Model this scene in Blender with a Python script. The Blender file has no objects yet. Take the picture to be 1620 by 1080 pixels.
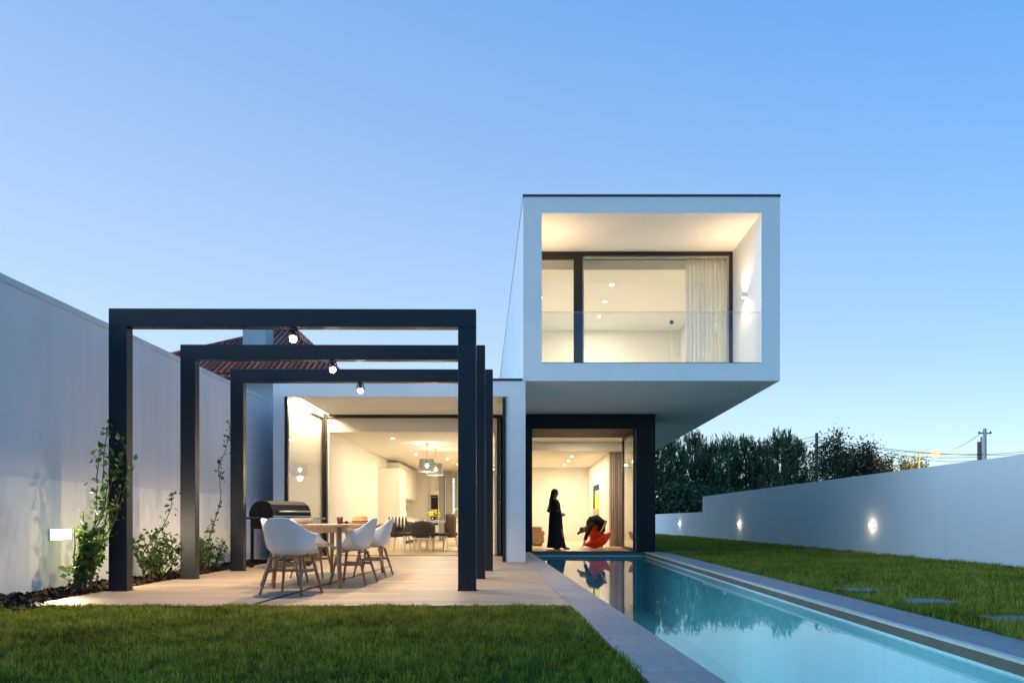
# light levels (watts) and sky
PERG, LWALL, RWALL, PEND, DIN, LIV, UPR, UPD, POOL, SODIUM = 145, 22, 2.2, 29, 8, 27, 32, 40, 8, 1800
LEDW = 50
SUN_EL, SUN_ROT, AIR, DUST, OZ, SKY, SUNE, EXPO = 14.0, 248, 1.0, .0, 3.4, .128, 1.1, 1.0
import bpy, bmesh, math, random
import numpy as np
from mathutils import Vector, Matrix, Euler
rad = math.radians
random.seed(7)
SC = bpy.context.scene
COL = SC.collection

# ------------------------------------------------------------------ helpers
class MB:
    """collects shapes and links them as ONE mesh object"""
    def __init__(self):
        self.v = []; self.f = []; self.mi = []; self.cur = 0
    def add(self, vs, fs):
        b = len(self.v)
        self.v += [Vector(p) for p in vs]
        for f in fs:
            self.f.append([b + i for i in f]); self.mi.append(self.cur)
        return self
    def box(self, x0, x1, y0, y1, z0, z1):
        vs = [(x0,y0,z0),(x1,y0,z0),(x1,y1,z0),(x0,y1,z0),(x0,y0,z1),(x1,y0,z1),(x1,y1,z1),(x0,y1,z1)]
        return self.add(vs, [(0,3,2,1),(4,5,6,7),(0,1,5,4),(1,2,6,5),(2,3,7,6),(3,0,4,7)])
    def prism(self, pts, z0, z1):
        """horizontal polygon (counter-clockwise) raised from z0 to z1"""
        n = len(pts)
        vs = [(p[0],p[1],z0) for p in pts] + [(p[0],p[1],z1) for p in pts]
        fs = [tuple(range(n-1,-1,-1)), tuple(range(n,2*n))]
        fs += [(i,(i+1)%n,n+(i+1)%n,n+i) for i in range(n)]
        return self.add(vs, fs)
    def tube(self, pts, r, n=8, cap=True):
        """round bar through points; r a number or one radius per point"""
        pts = [Vector(p) for p in pts]
        rs = r if isinstance(r, (list, tuple)) else [r]*len(pts)
        rings = []; up = None
        for i, p in enumerate(pts):
            d = (pts[min(i+1,len(pts)-1)] - pts[max(i-1,0)])
            if d.length < 1e-9: d = Vector((0,0,1))
            d.normalize()
            if up is None or abs(up.dot(d)) > .98:
                up = Vector((1,0,0)) if abs(d.x) < .8 else Vector((0,1,0))
            a = d.cross(up).normalized(); b = a.cross(d).normalized(); up = b
            # keep the ring winding outwards
            rings.append([p + (a*math.cos(2*math.pi*k/n) - b*math.sin(2*math.pi*k/n))*rs[i] for k in range(n)])
        vs = [q for ring in rings for q in ring]; fs = []
        for i in range(len(pts)-1):
            for k in range(n):
                a0 = i*n+k; a1 = i*n+(k+1)%n
                fs.append((a0, a1, a1+n, a0+n))
        if cap:
            fs.append(tuple(range(n-1,-1,-1))); m = (len(pts)-1)*n
            fs.append(tuple(range(m, m+n)))
        return self.add(vs, fs)
    def lathe(self, prof, n=24, c=(0,0,0)):
        vs = []; fs = []
        for (r,z) in prof:
            for k in range(n):
                t = 2*math.pi*k/n
                vs.append((c[0]+r*math.cos(t), c[1]+r*math.sin(t), c[2]+z))
        for i in range(len(prof)-1):
            for k in range(n):
                a0 = i*n+k; a1 = i*n+(k+1)%n
                fs.append((a0,a1,a1+n,a0+n))
        return self.add(vs, fs)
    def disc(self, c, r, n=20, down=True):
        vs = [(c[0]+r*math.cos(2*math.pi*k/n), c[1]+r*math.sin(2*math.pi*k/n), c[2]) for k in range(n)]
        return self.add(vs, [tuple(range(n-1,-1,-1)) if down else tuple(range(n))])
    def ellipsoid(self, c, r, n=14, m=9, M=None):
        vs = []; fs = []
        for i in range(m+1):
            ph = math.pi*i/m
            for k in range(n):
                t = 2*math.pi*k/n
                p = Vector((r[0]*math.sin(ph)*math.cos(t), r[1]*math.sin(ph)*math.sin(t), -r[2]*math.cos(ph)))
                if M: p = M @ p
                vs.append(Vector(c)+p)
        for i in range(m):
            for k in range(n):
                a0=i*n+k; a1=i*n+(k+1)%n
                fs.append((a0,a1,a1+n,a0+n))
        return self.add(vs, fs)
    def rings(self, rings, cap=True, closed=True):
        n = len(rings[0]); vs = [p for r in rings for p in r]; fs = []
        for i in range(len(rings)-1):
            for k in range(n if closed else n-1):
                a0=i*n+k; a1=i*n+(k+1)%n
                fs.append((a0,a1,a1+n,a0+n))
        if cap:
            fs.append(tuple(range(n-1,-1,-1))); m=(len(rings)-1)*n
            fs.append(tuple(range(m,m+n)))
        return self.add(vs, fs)
    def xform(self, M):
        self.v = [M @ p for p in self.v]; return self
    def build(self, name, mat, parent=None, smooth=False, bevel=0, origin=None, world=False, solid=0, sub=0):
        off = Vector((0,0,0))
        if parent is not None and world:
            q = parent
            while q.parent: q = q.parent
            off = q.location
        if origin is not None: off = Vector(origin)
        me = bpy.data.meshes.new(name)
        me.from_pydata([tuple(p-off) for p in self.v], [], self.f)
        mats = mat if isinstance(mat, (list,tuple)) else [mat]
        for m in mats: me.materials.append(m)
        if len(mats) > 1: me.polygons.foreach_set('material_index', self.mi)
        if smooth: me.polygons.foreach_set('use_smooth', [True]*len(me.polygons))
        me.update()
        o = bpy.data.objects.new(name, me); COL.objects.link(o)
        if parent is not None: o.parent = parent
        elif origin is not None: o.location = off
        if solid:
            m = o.modifiers.new('s','SOLIDIFY'); m.thickness = solid; m.offset = 0
        if sub:
            m = o.modifiers.new('u','SUBSURF'); m.levels = sub; m.render_levels = sub
        if bevel:
            m = o.modifiers.new('b','BEVEL'); m.width = bevel; m.segments = 2; m.limit_method='ANGLE'
        return o

def tag(o, label=None, cat=None, group=None, kind=None):
    if label: o['label'] = label
    if cat: o['category'] = cat
    if group: o['group'] = group
    if kind: o['kind'] = kind
    return o
def thing(name, label, cat, loc=(0,0,0), rotz=0, group=None):
    o = bpy.data.objects.new(name, None); COL.objects.link(o)
    o.empty_display_size = .2
    o.location = loc; o.rotation_euler = (0,0,rotz)
    return tag(o, label, cat, group)
def copy_tree(o, parent=None):
    c = o.copy(); COL.objects.link(c)
    if parent is not None: c.parent = parent
    for ch in list(o.children): copy_tree(ch, c)
    return c
def lamp(name, typ, loc, energy, color, parent=None, size=.1, rot=(0,0,0), spot=None, size_y=None):
    l = bpy.data.lights.new(name, typ); l.energy = energy; l.color = color
    if typ == 'AREA':
        l.size = size
        if size_y: l.shape='RECTANGLE'; l.size_y = size_y
        else: l.shape='DISK'
    elif typ in ('POINT','SPOT'):
        l.shadow_soft_size = size
        if typ=='SPOT': l.spot_size = spot or rad(100); l.spot_blend = .6
    o = bpy.data.objects.new(name, l); COL.objects.link(o)
    o.location = loc; o.rotation_euler = rot
    if parent is not None: o.parent = parent
    return o
def raw_mesh(name, V, F, mat, origin=(0,0,0), parent=None, attr=None):
    """numpy arrays straight to a mesh; F is (n,k)"""
    V = np.asarray(V, dtype=np.float32) - np.asarray(origin, dtype=np.float32)
    F = np.asarray(F, dtype=np.int32); n, k = F.shape
    me = bpy.data.meshes.new(name)
    me.vertices.add(len(V)); me.vertices.foreach_set('co', V.ravel())
    me.loops.add(n*k); me.loops.foreach_set('vertex_index', F.ravel())
    me.polygons.add(n)
    me.polygons.foreach_set('loop_start', np.arange(0, n*k, k, dtype=np.int32))
    me.update(calc_edges=True)
    me.materials.append(mat)
    if attr is not None:
        a = me.attributes.new('rnd','FLOAT','FACE'); a.data.foreach_set('value', np.asarray(attr,dtype=np.float32))
    o = bpy.data.objects.new(name, me); COL.objects.link(o)
    if parent is not None: o.parent = parent
    else: o.location = origin
    return o

# ------------------------------------------------------------------ materials
def mat(name):
    m = bpy.data.materials.new(name); m.use_nodes = True
    nt = m.node_tree; b = nt.nodes['Principled BSDF']
    return m, nt, b
def N(nt, typ, **kw):
    n = nt.nodes.new(typ)
    for k, v in kw.items():
        if k in n.inputs: n.inputs[k].default_value = v
        else: setattr(n, k, v)
    return n
def coord(nt, scale=(1,1,1), kind='Object'):
    tc = N(nt,'ShaderNodeTexCoord'); mp = N(nt,'ShaderNodeMapping')
    mp.inputs['Scale'].default_value = scale
    nt.links.new(tc.outputs[kind], mp.inputs['Vector'])
    return mp.outputs['Vector']
def noise(nt, vec, scale, detail=4, rough=.55):
    n = N(nt,'ShaderNodeTexNoise'); n.inputs['Scale'].default_value=scale
    n.inputs['Detail'].default_value=detail; n.inputs['Roughness'].default_value=rough
    nt.links.new(vec, n.inputs['Vector']); return n.outputs['Fac']
def ramp(nt, fac, stops):
    r = N(nt,'ShaderNodeValToRGB'); e = r.color_ramp.elements
    while len(e) < len(stops): e.new(.5)
    for el,(p,c) in zip(e, stops):
        el.position = p; el.color = (*c,1) if len(c)==3 else c
    nt.links.new(fac, r.inputs['Fac']); return r.outputs['Color']
def mixc(nt, fac, a, b, mode='MIX'):
    m = N(nt,'ShaderNodeMix', data_type='RGBA', blend_type=mode)
    for s, v in ((m.inputs[0],fac),(m.inputs[6],a),(m.inputs[7],b)):
        if hasattr(v,'is_linked') or hasattr(v,'links'): nt.links.new(v, s)
        else: s.default_value = v if not isinstance(v,tuple) else ((*v,1) if len(v)==3 else v)
    return m.outputs[2]
def bump(nt, b, h, strength=.2, dist=.01):
    n = N(nt,'ShaderNodeBump'); n.inputs['Strength'].default_value=strength; n.inputs['Distance'].default_value=dist
    nt.links.new(h, n.inputs['Height']); nt.links.new(n.outputs['Normal'], b.inputs['Normal'])
def simple(name, col, rough=.5, metal=0, var=.12, scale=6, bstr=0, bscale=80, coat=0):
    """one colour with a little uneven tone and optional fine bump"""
    m, nt, b = mat(name)
    v = coord(nt); f = noise(nt, v, scale)
    lo = tuple(c*(1-var) for c in col); hi = tuple(min(1,c*(1+var)) for c in col)
    nt.links.new(ramp(nt, f, [(.3,lo),(.7,hi)]), b.inputs['Base Color'])
    b.inputs['Roughness'].default_value = rough; b.inputs['Metallic'].default_value = metal
    if coat: b.inputs['Coat Weight'].default_value = coat
    if bstr: bump(nt, b, noise(nt, v, bscale), bstr, .003)
    return m
def emit(name, col, strength):
    m = bpy.data.materials.new(name); m.use_nodes=True; nt=m.node_tree
    nt.nodes.remove(nt.nodes['Principled BSDF'])
    e = N(nt,'ShaderNodeEmission'); e.inputs['Color'].default_value=(*col,1); e.inputs['Strength'].default_value=strength
    nt.links.new(e.outputs[0], nt.nodes['Material Output'].inputs['Surface'])
    return m
def both_sides(nt, fr, ior):
    """the pane is thin: same reflection whichever face is met"""
    ge=N(nt,'ShaderNodeNewGeometry'); mr=N(nt,'ShaderNodeMapRange'); nt.links.new(ge.outputs['Backfacing'],mr.inputs['Value'])
    mr.inputs['To Min'].default_value=ior; mr.inputs['To Max'].default_value=1/ior
    nt.links.new(mr.outputs[0], fr.inputs['IOR'])
def thin_glass(name, tint=(.96,.98,.97), ior=1.5, rough=0, boost=1.0):
    """architectural pane: clear, with the Fresnel reflection of real glass"""
    m = bpy.data.materials.new(name); m.use_nodes=True; nt=m.node_tree
    nt.nodes.remove(nt.nodes['Principled BSDF'])
    t = N(nt,'ShaderNodeBsdfTransparent'); t.inputs['Color'].default_value=(*tint,1)
    g = N(nt,'ShaderNodeBsdfGlossy'); g.inputs['Roughness'].default_value=rough
    fr = N(nt,'ShaderNodeFresnel'); both_sides(nt, fr, ior)
    mu = N(nt,'ShaderNodeMath', operation='MULTIPLY', use_clamp=True); mu.inputs[1].default_value = boost
    nt.links.new(fr.outputs[0], mu.inputs[0])
    mx = N(nt,'ShaderNodeMixShader')
    nt.links.new(mu.outputs[0], mx.inputs[0]); nt.links.new(t.outputs[0], mx.inputs[1]); nt.links.new(g.outputs[0], mx.inputs[2])
    nt.links.new(mx.outputs[0], nt.nodes['Material Output'].inputs['Surface'])
    return m

M = {}
def plaster(name, base, stain, streak=.5):
    m, nt, b = mat(name)
    v = coord(nt); vs = coord(nt, (1.6,1.6,.22))
    f1 = noise(nt, vs, 1.6, 6, .6); f2 = noise(nt, v, .7, 5)
    c = mixc(nt, ramp(nt, f1, [(.48,(0,0,0)),(.75,(streak,)*3)]), base, stain)
    c = mixc(nt, ramp(nt, f2, [(.4,(0,0,0)),(.7,(streak*.5,)*3)]), c, stain)
    nt.links.new(c, b.inputs['Base Color']); b.inputs['Roughness'].default_value=.85
    bump(nt, b, noise(nt, v, 160, 3), .12, .002)
    return m
M['render'] = plaster('white_render', (.80,.80,.79), (.70,.70,.69), .25)
M['soffit'] = plaster('white_soffit', (.74,.73,.71), (.68,.67,.65), .25)
M['interior'] = plaster('cream_interior', (.80,.78,.73), (.76,.74,.69), .2)
# old boundary wall: two coats of render meeting at 1.28 m, rain streaks
def boundary_mat():
    m, nt, b = mat('weathered_boundary_render')
    tc = N(nt,'ShaderNodeTexCoord'); sp = N(nt,'ShaderNodeSeparateXYZ'); nt.links.new(tc.outputs['Object'], sp.inputs[0])
    wob = noise(nt, coord(nt,(1,1,1)), 1.3, 3)
    ad = N(nt,'ShaderNodeMath', operation='MULTIPLY_ADD'); nt.links.new(wob, ad.inputs[0]); ad.inputs[1].default_value=.05
    nt.links.new(sp.outputs['Z'], ad.inputs[2])
    mr = N(nt,'ShaderNodeMapRange'); nt.links.new(ad.outputs[0], mr.inputs['Value']); mr.inputs['From Max'].default_value=2.60
    r = N(nt,'ShaderNodeValToRGB'); e=r.color_ramp.elements
    e[0].position=.49; e[0].color=(1,1,1,1); e[1].position=.497; e[1].color=(0,0,0,1)
    nt.links.new(mr.outputs[0], r.inputs['Fac'])
    streak = ramp(nt, noise(nt, coord(nt,(1.5,1.5,.12)), 1.7, 6, .62), [(.42,(0,0,0)),(.72,(1,1,1))])
    blot = ramp(nt, noise(nt, coord(nt,(1,1.4,.55)), 1.1, 6, .65), [(.5,(0,0,0)),(.68,(1,1,1))])
    up = mixc(nt, streak, (.70,.69,.715), (.63,.62,.65))
    lo = mixc(nt, blot, (.82,.82,.81), (.50,.50,.51))
    c = mixc(nt, r.outputs['Color'], up, lo)
    nt.links.new(c, b.inputs['Base Color']); b.inputs['Roughness'].default_value=.9
    bump(nt, b, noise(nt, coord(nt), 90, 4), .15, .003)
    return m
M['boundary'] = boundary_mat()
M['wallcap'] = simple('pale_wall_coping', (.60,.61,.62), .8, var=.08)
M['metal'] = simple('anthracite_powder_coat', (.010,.013,.020), .42, var=.15, scale=3, bstr=.04, bscale=300)
M['metal'].node_tree.nodes['Principled BSDF'].inputs['Specular IOR Level'].default_value=.38
M['portal'] = simple('anthracite_cladding', (.006,.006,.008), .7, var=.2, scale=2)
M['darkframe'] = simple('dark_bronze_frame', (.010,.008,.008), .45, var=.1)
M['livfloor'] = simple('pale_oak_living_floor', (.62,.50,.36), .35, var=.12, scale=9)
M['palefloor'] = simple('pale_upstairs_floor', (.60,.57,.52), .5, var=.05)
M['trim'] = simple('dark_roof_flashing', (.03,.035,.045), .4, var=.1)
M['glass'] = thin_glass('window_glass')
M['glass2'] = thin_glass('double_glazing', (.96,.97,.96), 1.5, 0, 1.1)
M['balglass'] = thin_glass('balustrade_glass', (.965,.98,.978), 1.5, 0, 1.1)

def deck_mat():
    m, nt, b = mat('wood_look_terrace_tile')
    v = coord(nt)
    br = N(nt,'ShaderNodeTexBrick'); br.offset=.37; br.offset_frequency=2
    br.inputs['Scale'].default_value=1; br.inputs['Brick Width'].default_value=1.2; br.inputs['Row Height'].default_value=.2
    br.inputs['Mortar Size'].default_value=.004; br.inputs['Mortar Smooth'].default_value=.1
    br.inputs['Color1'].default_value=(.50,.385,.27,1); br.inputs['Color2'].default_value=(.31,.235,.16,1)
    br.inputs['Mortar'].default_value=(.15,.12,.095,1); br.inputs['Bias'].default_value=0
    nt.links.new(v, br.inputs['Vector'])
    gr = noise(nt, coord(nt,(1.2,16,1)), 3.2, 7, .62)
    bl = noise(nt, coord(nt,(.35,5.2,1)), 1.3, 4, .6)
    c = mixc(nt, .30, br.outputs['Color'], ramp(nt, gr, [(.35,(.30,.24,.185)),(.65,(.52,.43,.34))]))
    c = mixc(nt, .42, c, ramp(nt, bl, [(.36,(.25,.185,.125)),(.64,(.58,.46,.34))]))
    nt.links.new(c, b.inputs['Base Color'])
    nt.links.new(ramp(nt, gr, [(.2,(.42,)*3),(.8,(.62,)*3)]), b.inputs['Roughness'])
    bump(nt, b, br.outputs['Fac'], -.25, .004)
    return m
M['deck'] = deck_mat()
def floor_mat():
    m, nt, b = mat('oak_interior_floor')
    br = N(nt,'ShaderNodeTexBrick'); br.offset=.4
    br.inputs['Scale'].default_value=1; br.inputs['Brick Width'].default_value=1.8; br.inputs['Row Height'].default_value=.18
    br.inputs['Mortar Size'].default_value=.0015
    br.inputs['Color1'].default_value=(.55,.41,.27,1); br.inputs['Color2'].default_value=(.47,.35,.23,1); br.inputs['Mortar'].default_value=(.2,.13,.08,1)
    nt.links.new(coord(nt), br.inputs['Vector'])
    gr = noise(nt, coord(nt,(1.5,20,1)), 3, 6)
    nt.links.new(mixc(nt, .3, br.outputs['Color'], ramp(nt, gr, [(.35,(.28,.19,.11)),(.65,(.48,.34,.2))])), b.inputs['Base Color'])
    b.inputs['Roughness'].default_value=.33
    return m
M['floor'] = floor_mat()
def stone_mat(name, a, c2, joint_y=None):
    m, nt, b = mat(name)
    v = coord(nt)
    f = noise(nt, v, 2.2, 8, .65); g = noise(nt, v, 38, 4, .6); l = noise(nt, coord(nt,(6,1.2,1)), 4, 5)
    c = mixc(nt, .5, ramp(nt, f, [(.3,a),(.7,c2)]), ramp(nt, g, [(.3,a),(.7,c2)]))
    c = mixc(nt, .25, c, ramp(nt, l, [(.4,tuple(x*.75 for x in a)),(.62,c2)]))
    if joint_y:
        br = N(nt,'ShaderNodeTexBrick'); br.offset=0
        br.inputs['Scale'].default_value=1; br.inputs['Brick Width'].default_value=50; br.inputs['Row Height'].default_value=joint_y
        br.inputs['Mortar Size'].default_value=.003
        br.inputs['Color1'].default_value=(1,1,1,1); br.inputs['Color2'].default_value=(.90,.90,.90,1); br.inputs['Mortar'].default_value=(.45,.45,.45,1)
        nt.links.new(v, br.inputs['Vector'])
        c = mixc(nt, 1.0, c, br.outputs['Color'], 'MULTIPLY')
    nt.links.new(c, b.inputs['Base Color'])
    nt.links.new(ramp(nt, f, [(.3,(.5,)*3),(.7,(.75,)*3)]), b.inputs['Roughness'])
    bump(nt, b, g, .15, .003)
    return m
M['coping'] = stone_mat('grey_stone_coping', (.27,.245,.23), (.38,.35,.325), 1.2)
M['kerb'] = stone_mat('warm_lit_stone_coping', (.35,.30,.275), (.47,.41,.375), 1.2)  # same stone as the coping, lightened for the warm light on this side
M['lit_edge'] = stone_mat('pale_lit_nosing', (.66,.56,.48), (.78,.68,.60))  # pale edge, with the light it catches from the house in its colour
M['slab'] = stone_mat('stepping_slab_stone', (.13,.13,.125), (.21,.21,.20))
M['poolwall'] = stone_mat('taupe_pool_edge_tile', (.15,.10,.075), (.20,.14,.105))
def pool_mat():
    m, nt, b = mat('pool_mosaic_lining')
    br = N(nt,'ShaderNodeTexBrick'); br.offset=0
    br.inputs['Scale'].default_value=1; br.inputs['Brick Width'].default_value=.05; br.inputs['Row Height'].default_value=.05
    br.inputs['Mortar Size'].default_value=.003
    br.inputs['Color1'].default_value=(.56,.70,.70,1); br.inputs['Color2'].default_value=(.50,.65,.66,1); br.inputs['Mortar'].default_value=(.54,.68,.685,1)
    nt.links.new(coord(nt), br.inputs['Vector'])
    nt.links.new(br.outputs['Color'], b.inputs['Base Color']); b.inputs['Roughness'].default_value=.4
    return m
M['pool'] = pool_mat()
def water_mat():
    m = bpy.data.materials.new('still_pool_water'); m.use_nodes=True; nt=m.node_tree
    nt.nodes.remove(nt.nodes['Principled BSDF'])
    t = N(nt,'ShaderNodeBsdfTransparent'); t.inputs['Color'].default_value=(.37,.79,.86,1)
    g = N(nt,'ShaderNodeBsdfGlossy'); g.inputs['Roughness'].default_value=.022
    fr = N(nt,'ShaderNodeFresnel'); both_sides(nt, fr, 1.33)
    bp = N(nt,'ShaderNodeBump'); bp.inputs['Strength'].default_value=.018; bp.inputs['Distance'].default_value=.02
    nt.links.new(noise(nt, coord(nt,(1,.6,1)), 2.2, 2), bp.inputs['Height'])
    nt.links.new(bp.outputs[0], g.inputs['Normal']); nt.links.new(bp.outputs[0], fr.inputs['Normal'])
    mx = N(nt,'ShaderNodeMixShader')
    nt.links.new(fr.outputs[0], mx.inputs[0]); nt.links.new(t.outputs[0], mx.inputs[1]); nt.links.new(g.outputs[0], mx.inputs[2])
    nt.links.new(mx.outputs[0], nt.nodes['Material Output'].inputs['Surface'])
    return m
M['water'] = water_mat()
def leafy(name, stops, rough=.6, trans=.25, spec=.2):
    m, nt, b = mat(name)
    at = N(nt,'ShaderNodeAttribute'); at.attribute_name='rnd'
    c = ramp(nt, at.outputs['Fac'], stops)
    pat = noise(nt, coord(nt), .9, 4)
    c = mixc(nt, ramp(nt, pat, [(.40,(0,0,0)),(.75,(.30,.30,.30))]), c, stops[-2][1])
    nt.links.new(c, b.inputs['Base Color']); b.inputs['Roughness'].default_value=rough
    b.inputs['Specular IOR Level'].default_value=spec
    tr = N(nt,'ShaderNodeBsdfTranslucent'); nt.links.new(c, tr.inputs['Color'])
    mx = N(nt,'ShaderNodeMixShader'); mx.inputs[0].default_value=trans
    nt.links.new(b.outputs[0], mx.inputs[1]); nt.links.new(tr.outputs[0], mx.inputs[2])
    nt.links.new(mx.outputs[0], nt.nodes['Material Output'].inputs['Surface'])
    return m
M['grass'] = leafy('lawn_grass', [(0,(.04,.05,.008)),(.25,(.12,.145,.016)),(.6,(.33,.335,.034)),(.9,(.56,.52,.075)),(1,(.58,.46,.22))], .7, .35, .15)
M['soil'] = stone_mat('lawn_soil', (.055,.062,.018), (.10,.105,.035))
M['mulch'] = leafy('bark_mulch', [(0,(.018,.011,.008)),(.6,(.05,.03,.02)),(1,(.12,.085,.06))], .9, 0)
M['pine'] = leafy('pine_needles', [(0,(.022,.042,.024)),(.55,(.065,.110,.058)),(1,(.18,.23,.12))], .9, .25, .05)
M['broad'] = leafy('grey_green_leaves', [(0,(.03,.05,.035)),(.6,(.06,.085,.05)),(1,(.10,.12,.07))], .6, .3)
M['vine'] = leafy('climber_leaves', [(0,(.035,.085,.015)),(.6,(.08,.16,.03)),(1,(.20,.26,.06))], .45, .35)
M['bark'] = simple('tree_bark', (.07,.055,.045), .9, var=.4, scale=5, bstr=.4, bscale=20)
M['stem'] = simple('climber_stem', (.10,.075,.04), .8, var=.3, scale=12)
def wood(name, a, b2, rough=.45):
    m, nt, b = mat(name)
    g = noise(nt, coord(nt,(14,14,1.5)), 3, 6, .6)
    nt.links.new(ramp(nt, g, [(.35,a),(.65,b2)]), b.inputs['Base Color']); b.inputs['Roughness'].default_value=rough
    return m
M['teak'] = wood('teak_leg', (.28,.14,.07), (.42,.23,.125))
M['teaktop'] = wood('teak_top', (.44,.27,.15), (.56,.37,.21))
M['shell'] = simple('white_moulded_plastic', (.78,.78,.77), .38, var=.03, scale=4)
M['black'] = simple('black_enamel', (.008,.008,.009), .6, var=.2)
M['black'].node_tree.nodes['Principled BSDF'].inputs['Specular IOR Level'].default_value=.25
M['steel'] = simple('brushed_steel', (.55,.54,.52), .32, metal=1, var=.08, scale=30)
M['rubber'] = simple('black_rubber', (.015,.015,.015), .8)
M['darkfab'] = simple('charcoal_upholstery', (.045,.040,.040), .85, var=.2, scale=25, bstr=.2, bscale=200)
M['brownfab'] = simple('brown_leather', (.075,.040,.028), .5, var=.2, scale=12)
M['whitelac'] = simple('white_lacquer', (.80,.79,.76), .3, var=.02)
M['whiteleg'] = simple('white_painted_leg', (.75,.73,.68), .45, var=.04)
M['tan'] = simple('tan_leather', (.42,.26,.15), .5, var=.15, scale=7)
M['terracotta_cup'] = simple('dark_red_ceramic', (.16,.028,.022), .4)
M['straw'] = simple('straw_weave', (.55,.33,.14), .8, var=.25, scale=60, bstr=.4, bscale=220)
M['blackband'] = simple('black_ribbon', (.02,.015,.012), .8)
M['orange'] = simple('orange_moulded_plastic', (.88,.12,.04), .35, var=.05)
_nt=M['orange'].node_tree; _b=_nt.nodes['Principled BSDF']; _t=N(_nt,'ShaderNodeBsdfTranslucent'); _t.inputs['Color'].default_value=(.95,.16,.05,1); _x=N(_nt,'ShaderNodeMixShader'); _x.inputs[0].default_value=.45
_nt.links.new(_b.outputs[0],_x.inputs[1]); _nt.links.new(_t.outputs[0],_x.inputs[2]); _nt.links.new(_x.outputs[0],_nt.nodes['Material Output'].inputs['Surface'])
M['skin'] = simple('skin', (.46,.26,.18), .5, var=.08)
M['haird'] = simple('dark_brown_hair', (.035,.018,.012), .5, var=.4, scale=40)
M['hairr'] = simple('red_brown_hair', (.16,.045,.02), .5, var=.4, scale=40)
M['dress'] = simple('black_cloth', (.012,.011,.013), .85, var=.3, scale=12)
M['neon'] = simple('yellow_green_cloth', (.55,.78,.06), .7, var=.05)
M['beige_cloth'] = simple('beige_cloth', (.48,.33,.17), .8, var=.1)
M['concrete'] = stone_mat('pole_concrete', (.36,.36,.37), (.48,.48,.48))
M['wire'] = simple('black_cable', (.02,.02,.022), .6)
M['greyrender'] = plaster('grey_house_render', (.42,.45,.48), (.34,.37,.40), .5)
M['kit'] = simple('cream_cabinet_front', (.76,.73,.66), .4, var=.02)
M['worktop'] = simple('pale_worktop', (.70,.66,.58), .35, var=.06, scale=18)
M['screen'] = simple('added_grey_screen', (.36,.36,.35), .7, var=.1)
M['shade'] = None
WARM = (1.0,.82,.56)
M['bulb'] = emit('warm_bulb', (1.0,.86,.62), 60)
M['bulbw'] = emit('lamp_lens', (1.0,.93,.78), 45)
M['wallbulb'] = emit('round_lamp_lens', (1.0,.92,.74), 9)
M['glowface'] = emit('lamp_diffuser', (1.0,.88,.60), 7)
M['sodium'] = emit('sodium_lamp', (1.0,.44,.13), 2.4)
# ------------------------------------------------------------------ plan lines (metres, camera above the origin, Y into the scene)
PL = lambda y: 1.222 - .044*y          # left pool edge
PR = lambda y: 2.770 + .034*y          # right pool edge
CL = lambda y: .845 - .0448*y          # left coping, outer edge
CR = lambda y: 3.240 + .039*y          # right coping, outer edge
WL = lambda y: -5.40 + .023*y          # left boundary wall face
WR = lambda y: 8.37 + .0115*y          # right boundary wall face
DL = lambda y: -4.62                   # terrace, left edge
P0, P1 = -1.6, 17.40                   # pool ends
def seg(f, ys): return [(f(y), y) for y in ys]
def sheet(name, ring, z, m, kind='structure', thick=None):
    b = MB()
    if thick: b.prism(ring, z-thick, z)
    else: b.add([(x,y,z) for x,y in ring], [tuple(range(len(ring)))])
    return tag(b.build(name, m, origin=(0,0,0)), kind=kind)

# ground: one sheet to the horizon with the pool cut out of it
g = MB(); S = 900; zg = -.035
hole = [(PL(P0)-.1,P0-.1),(PR(P0)+.1,P0-.1),(PR(P1)+.1,P1+.1),(PL(P1)-.1,P1+.1)]
out = [(-S,-S),(S,-S),(S,S),(-S,S)]
g.add([(x,y,zg) for x,y in hole+out], [(0,4,5,1),(1,5,6,2),(2,6,7,3),(3,7,4,0)])
tag(g.build('ground', M['soil'], origin=(0,0,0)), kind='structure')
# terrace
ring = [(DL(6.42),6.42),(CL(6.42)-.003,6.42),(CL(17.4)-.003,17.4),(.02,17.4),(.02,15.56),(DL(15.56),15.56)]
sheet('terrace', ring, 0, M['deck'], thick=.06)
# pool: basin, water, copings
b = MB(); zb = -1.35
pts = [(PL(P0),P0),(PR(P0),P0),(PR(P1),P1),(PL(P1),P1)]
b.add([(x,y,zb) for x,y in pts]+[(x,y,-.085) for x,y in pts], [(0,1,2,3),(0,4,5,1),(1,5,6,2),(2,6,7,3),(3,7,4,0)])
tag(b.build('pool_basin', M['pool'], origin=(0,0,0)), kind='structure')
e=.01
w = MB(); wp = [(PL(P0)+e,P0+e),(PR(P0)-e,P0+e),(PR(P1)-e,P1-e),(PL(P1)+e,P1-e)]
w.add([(x,y,-.10) for x,y in wp], [(0,1,2,3)])
tag(w.build('pool_water', M['water'], origin=(0,0,0)), kind='structure')
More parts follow.
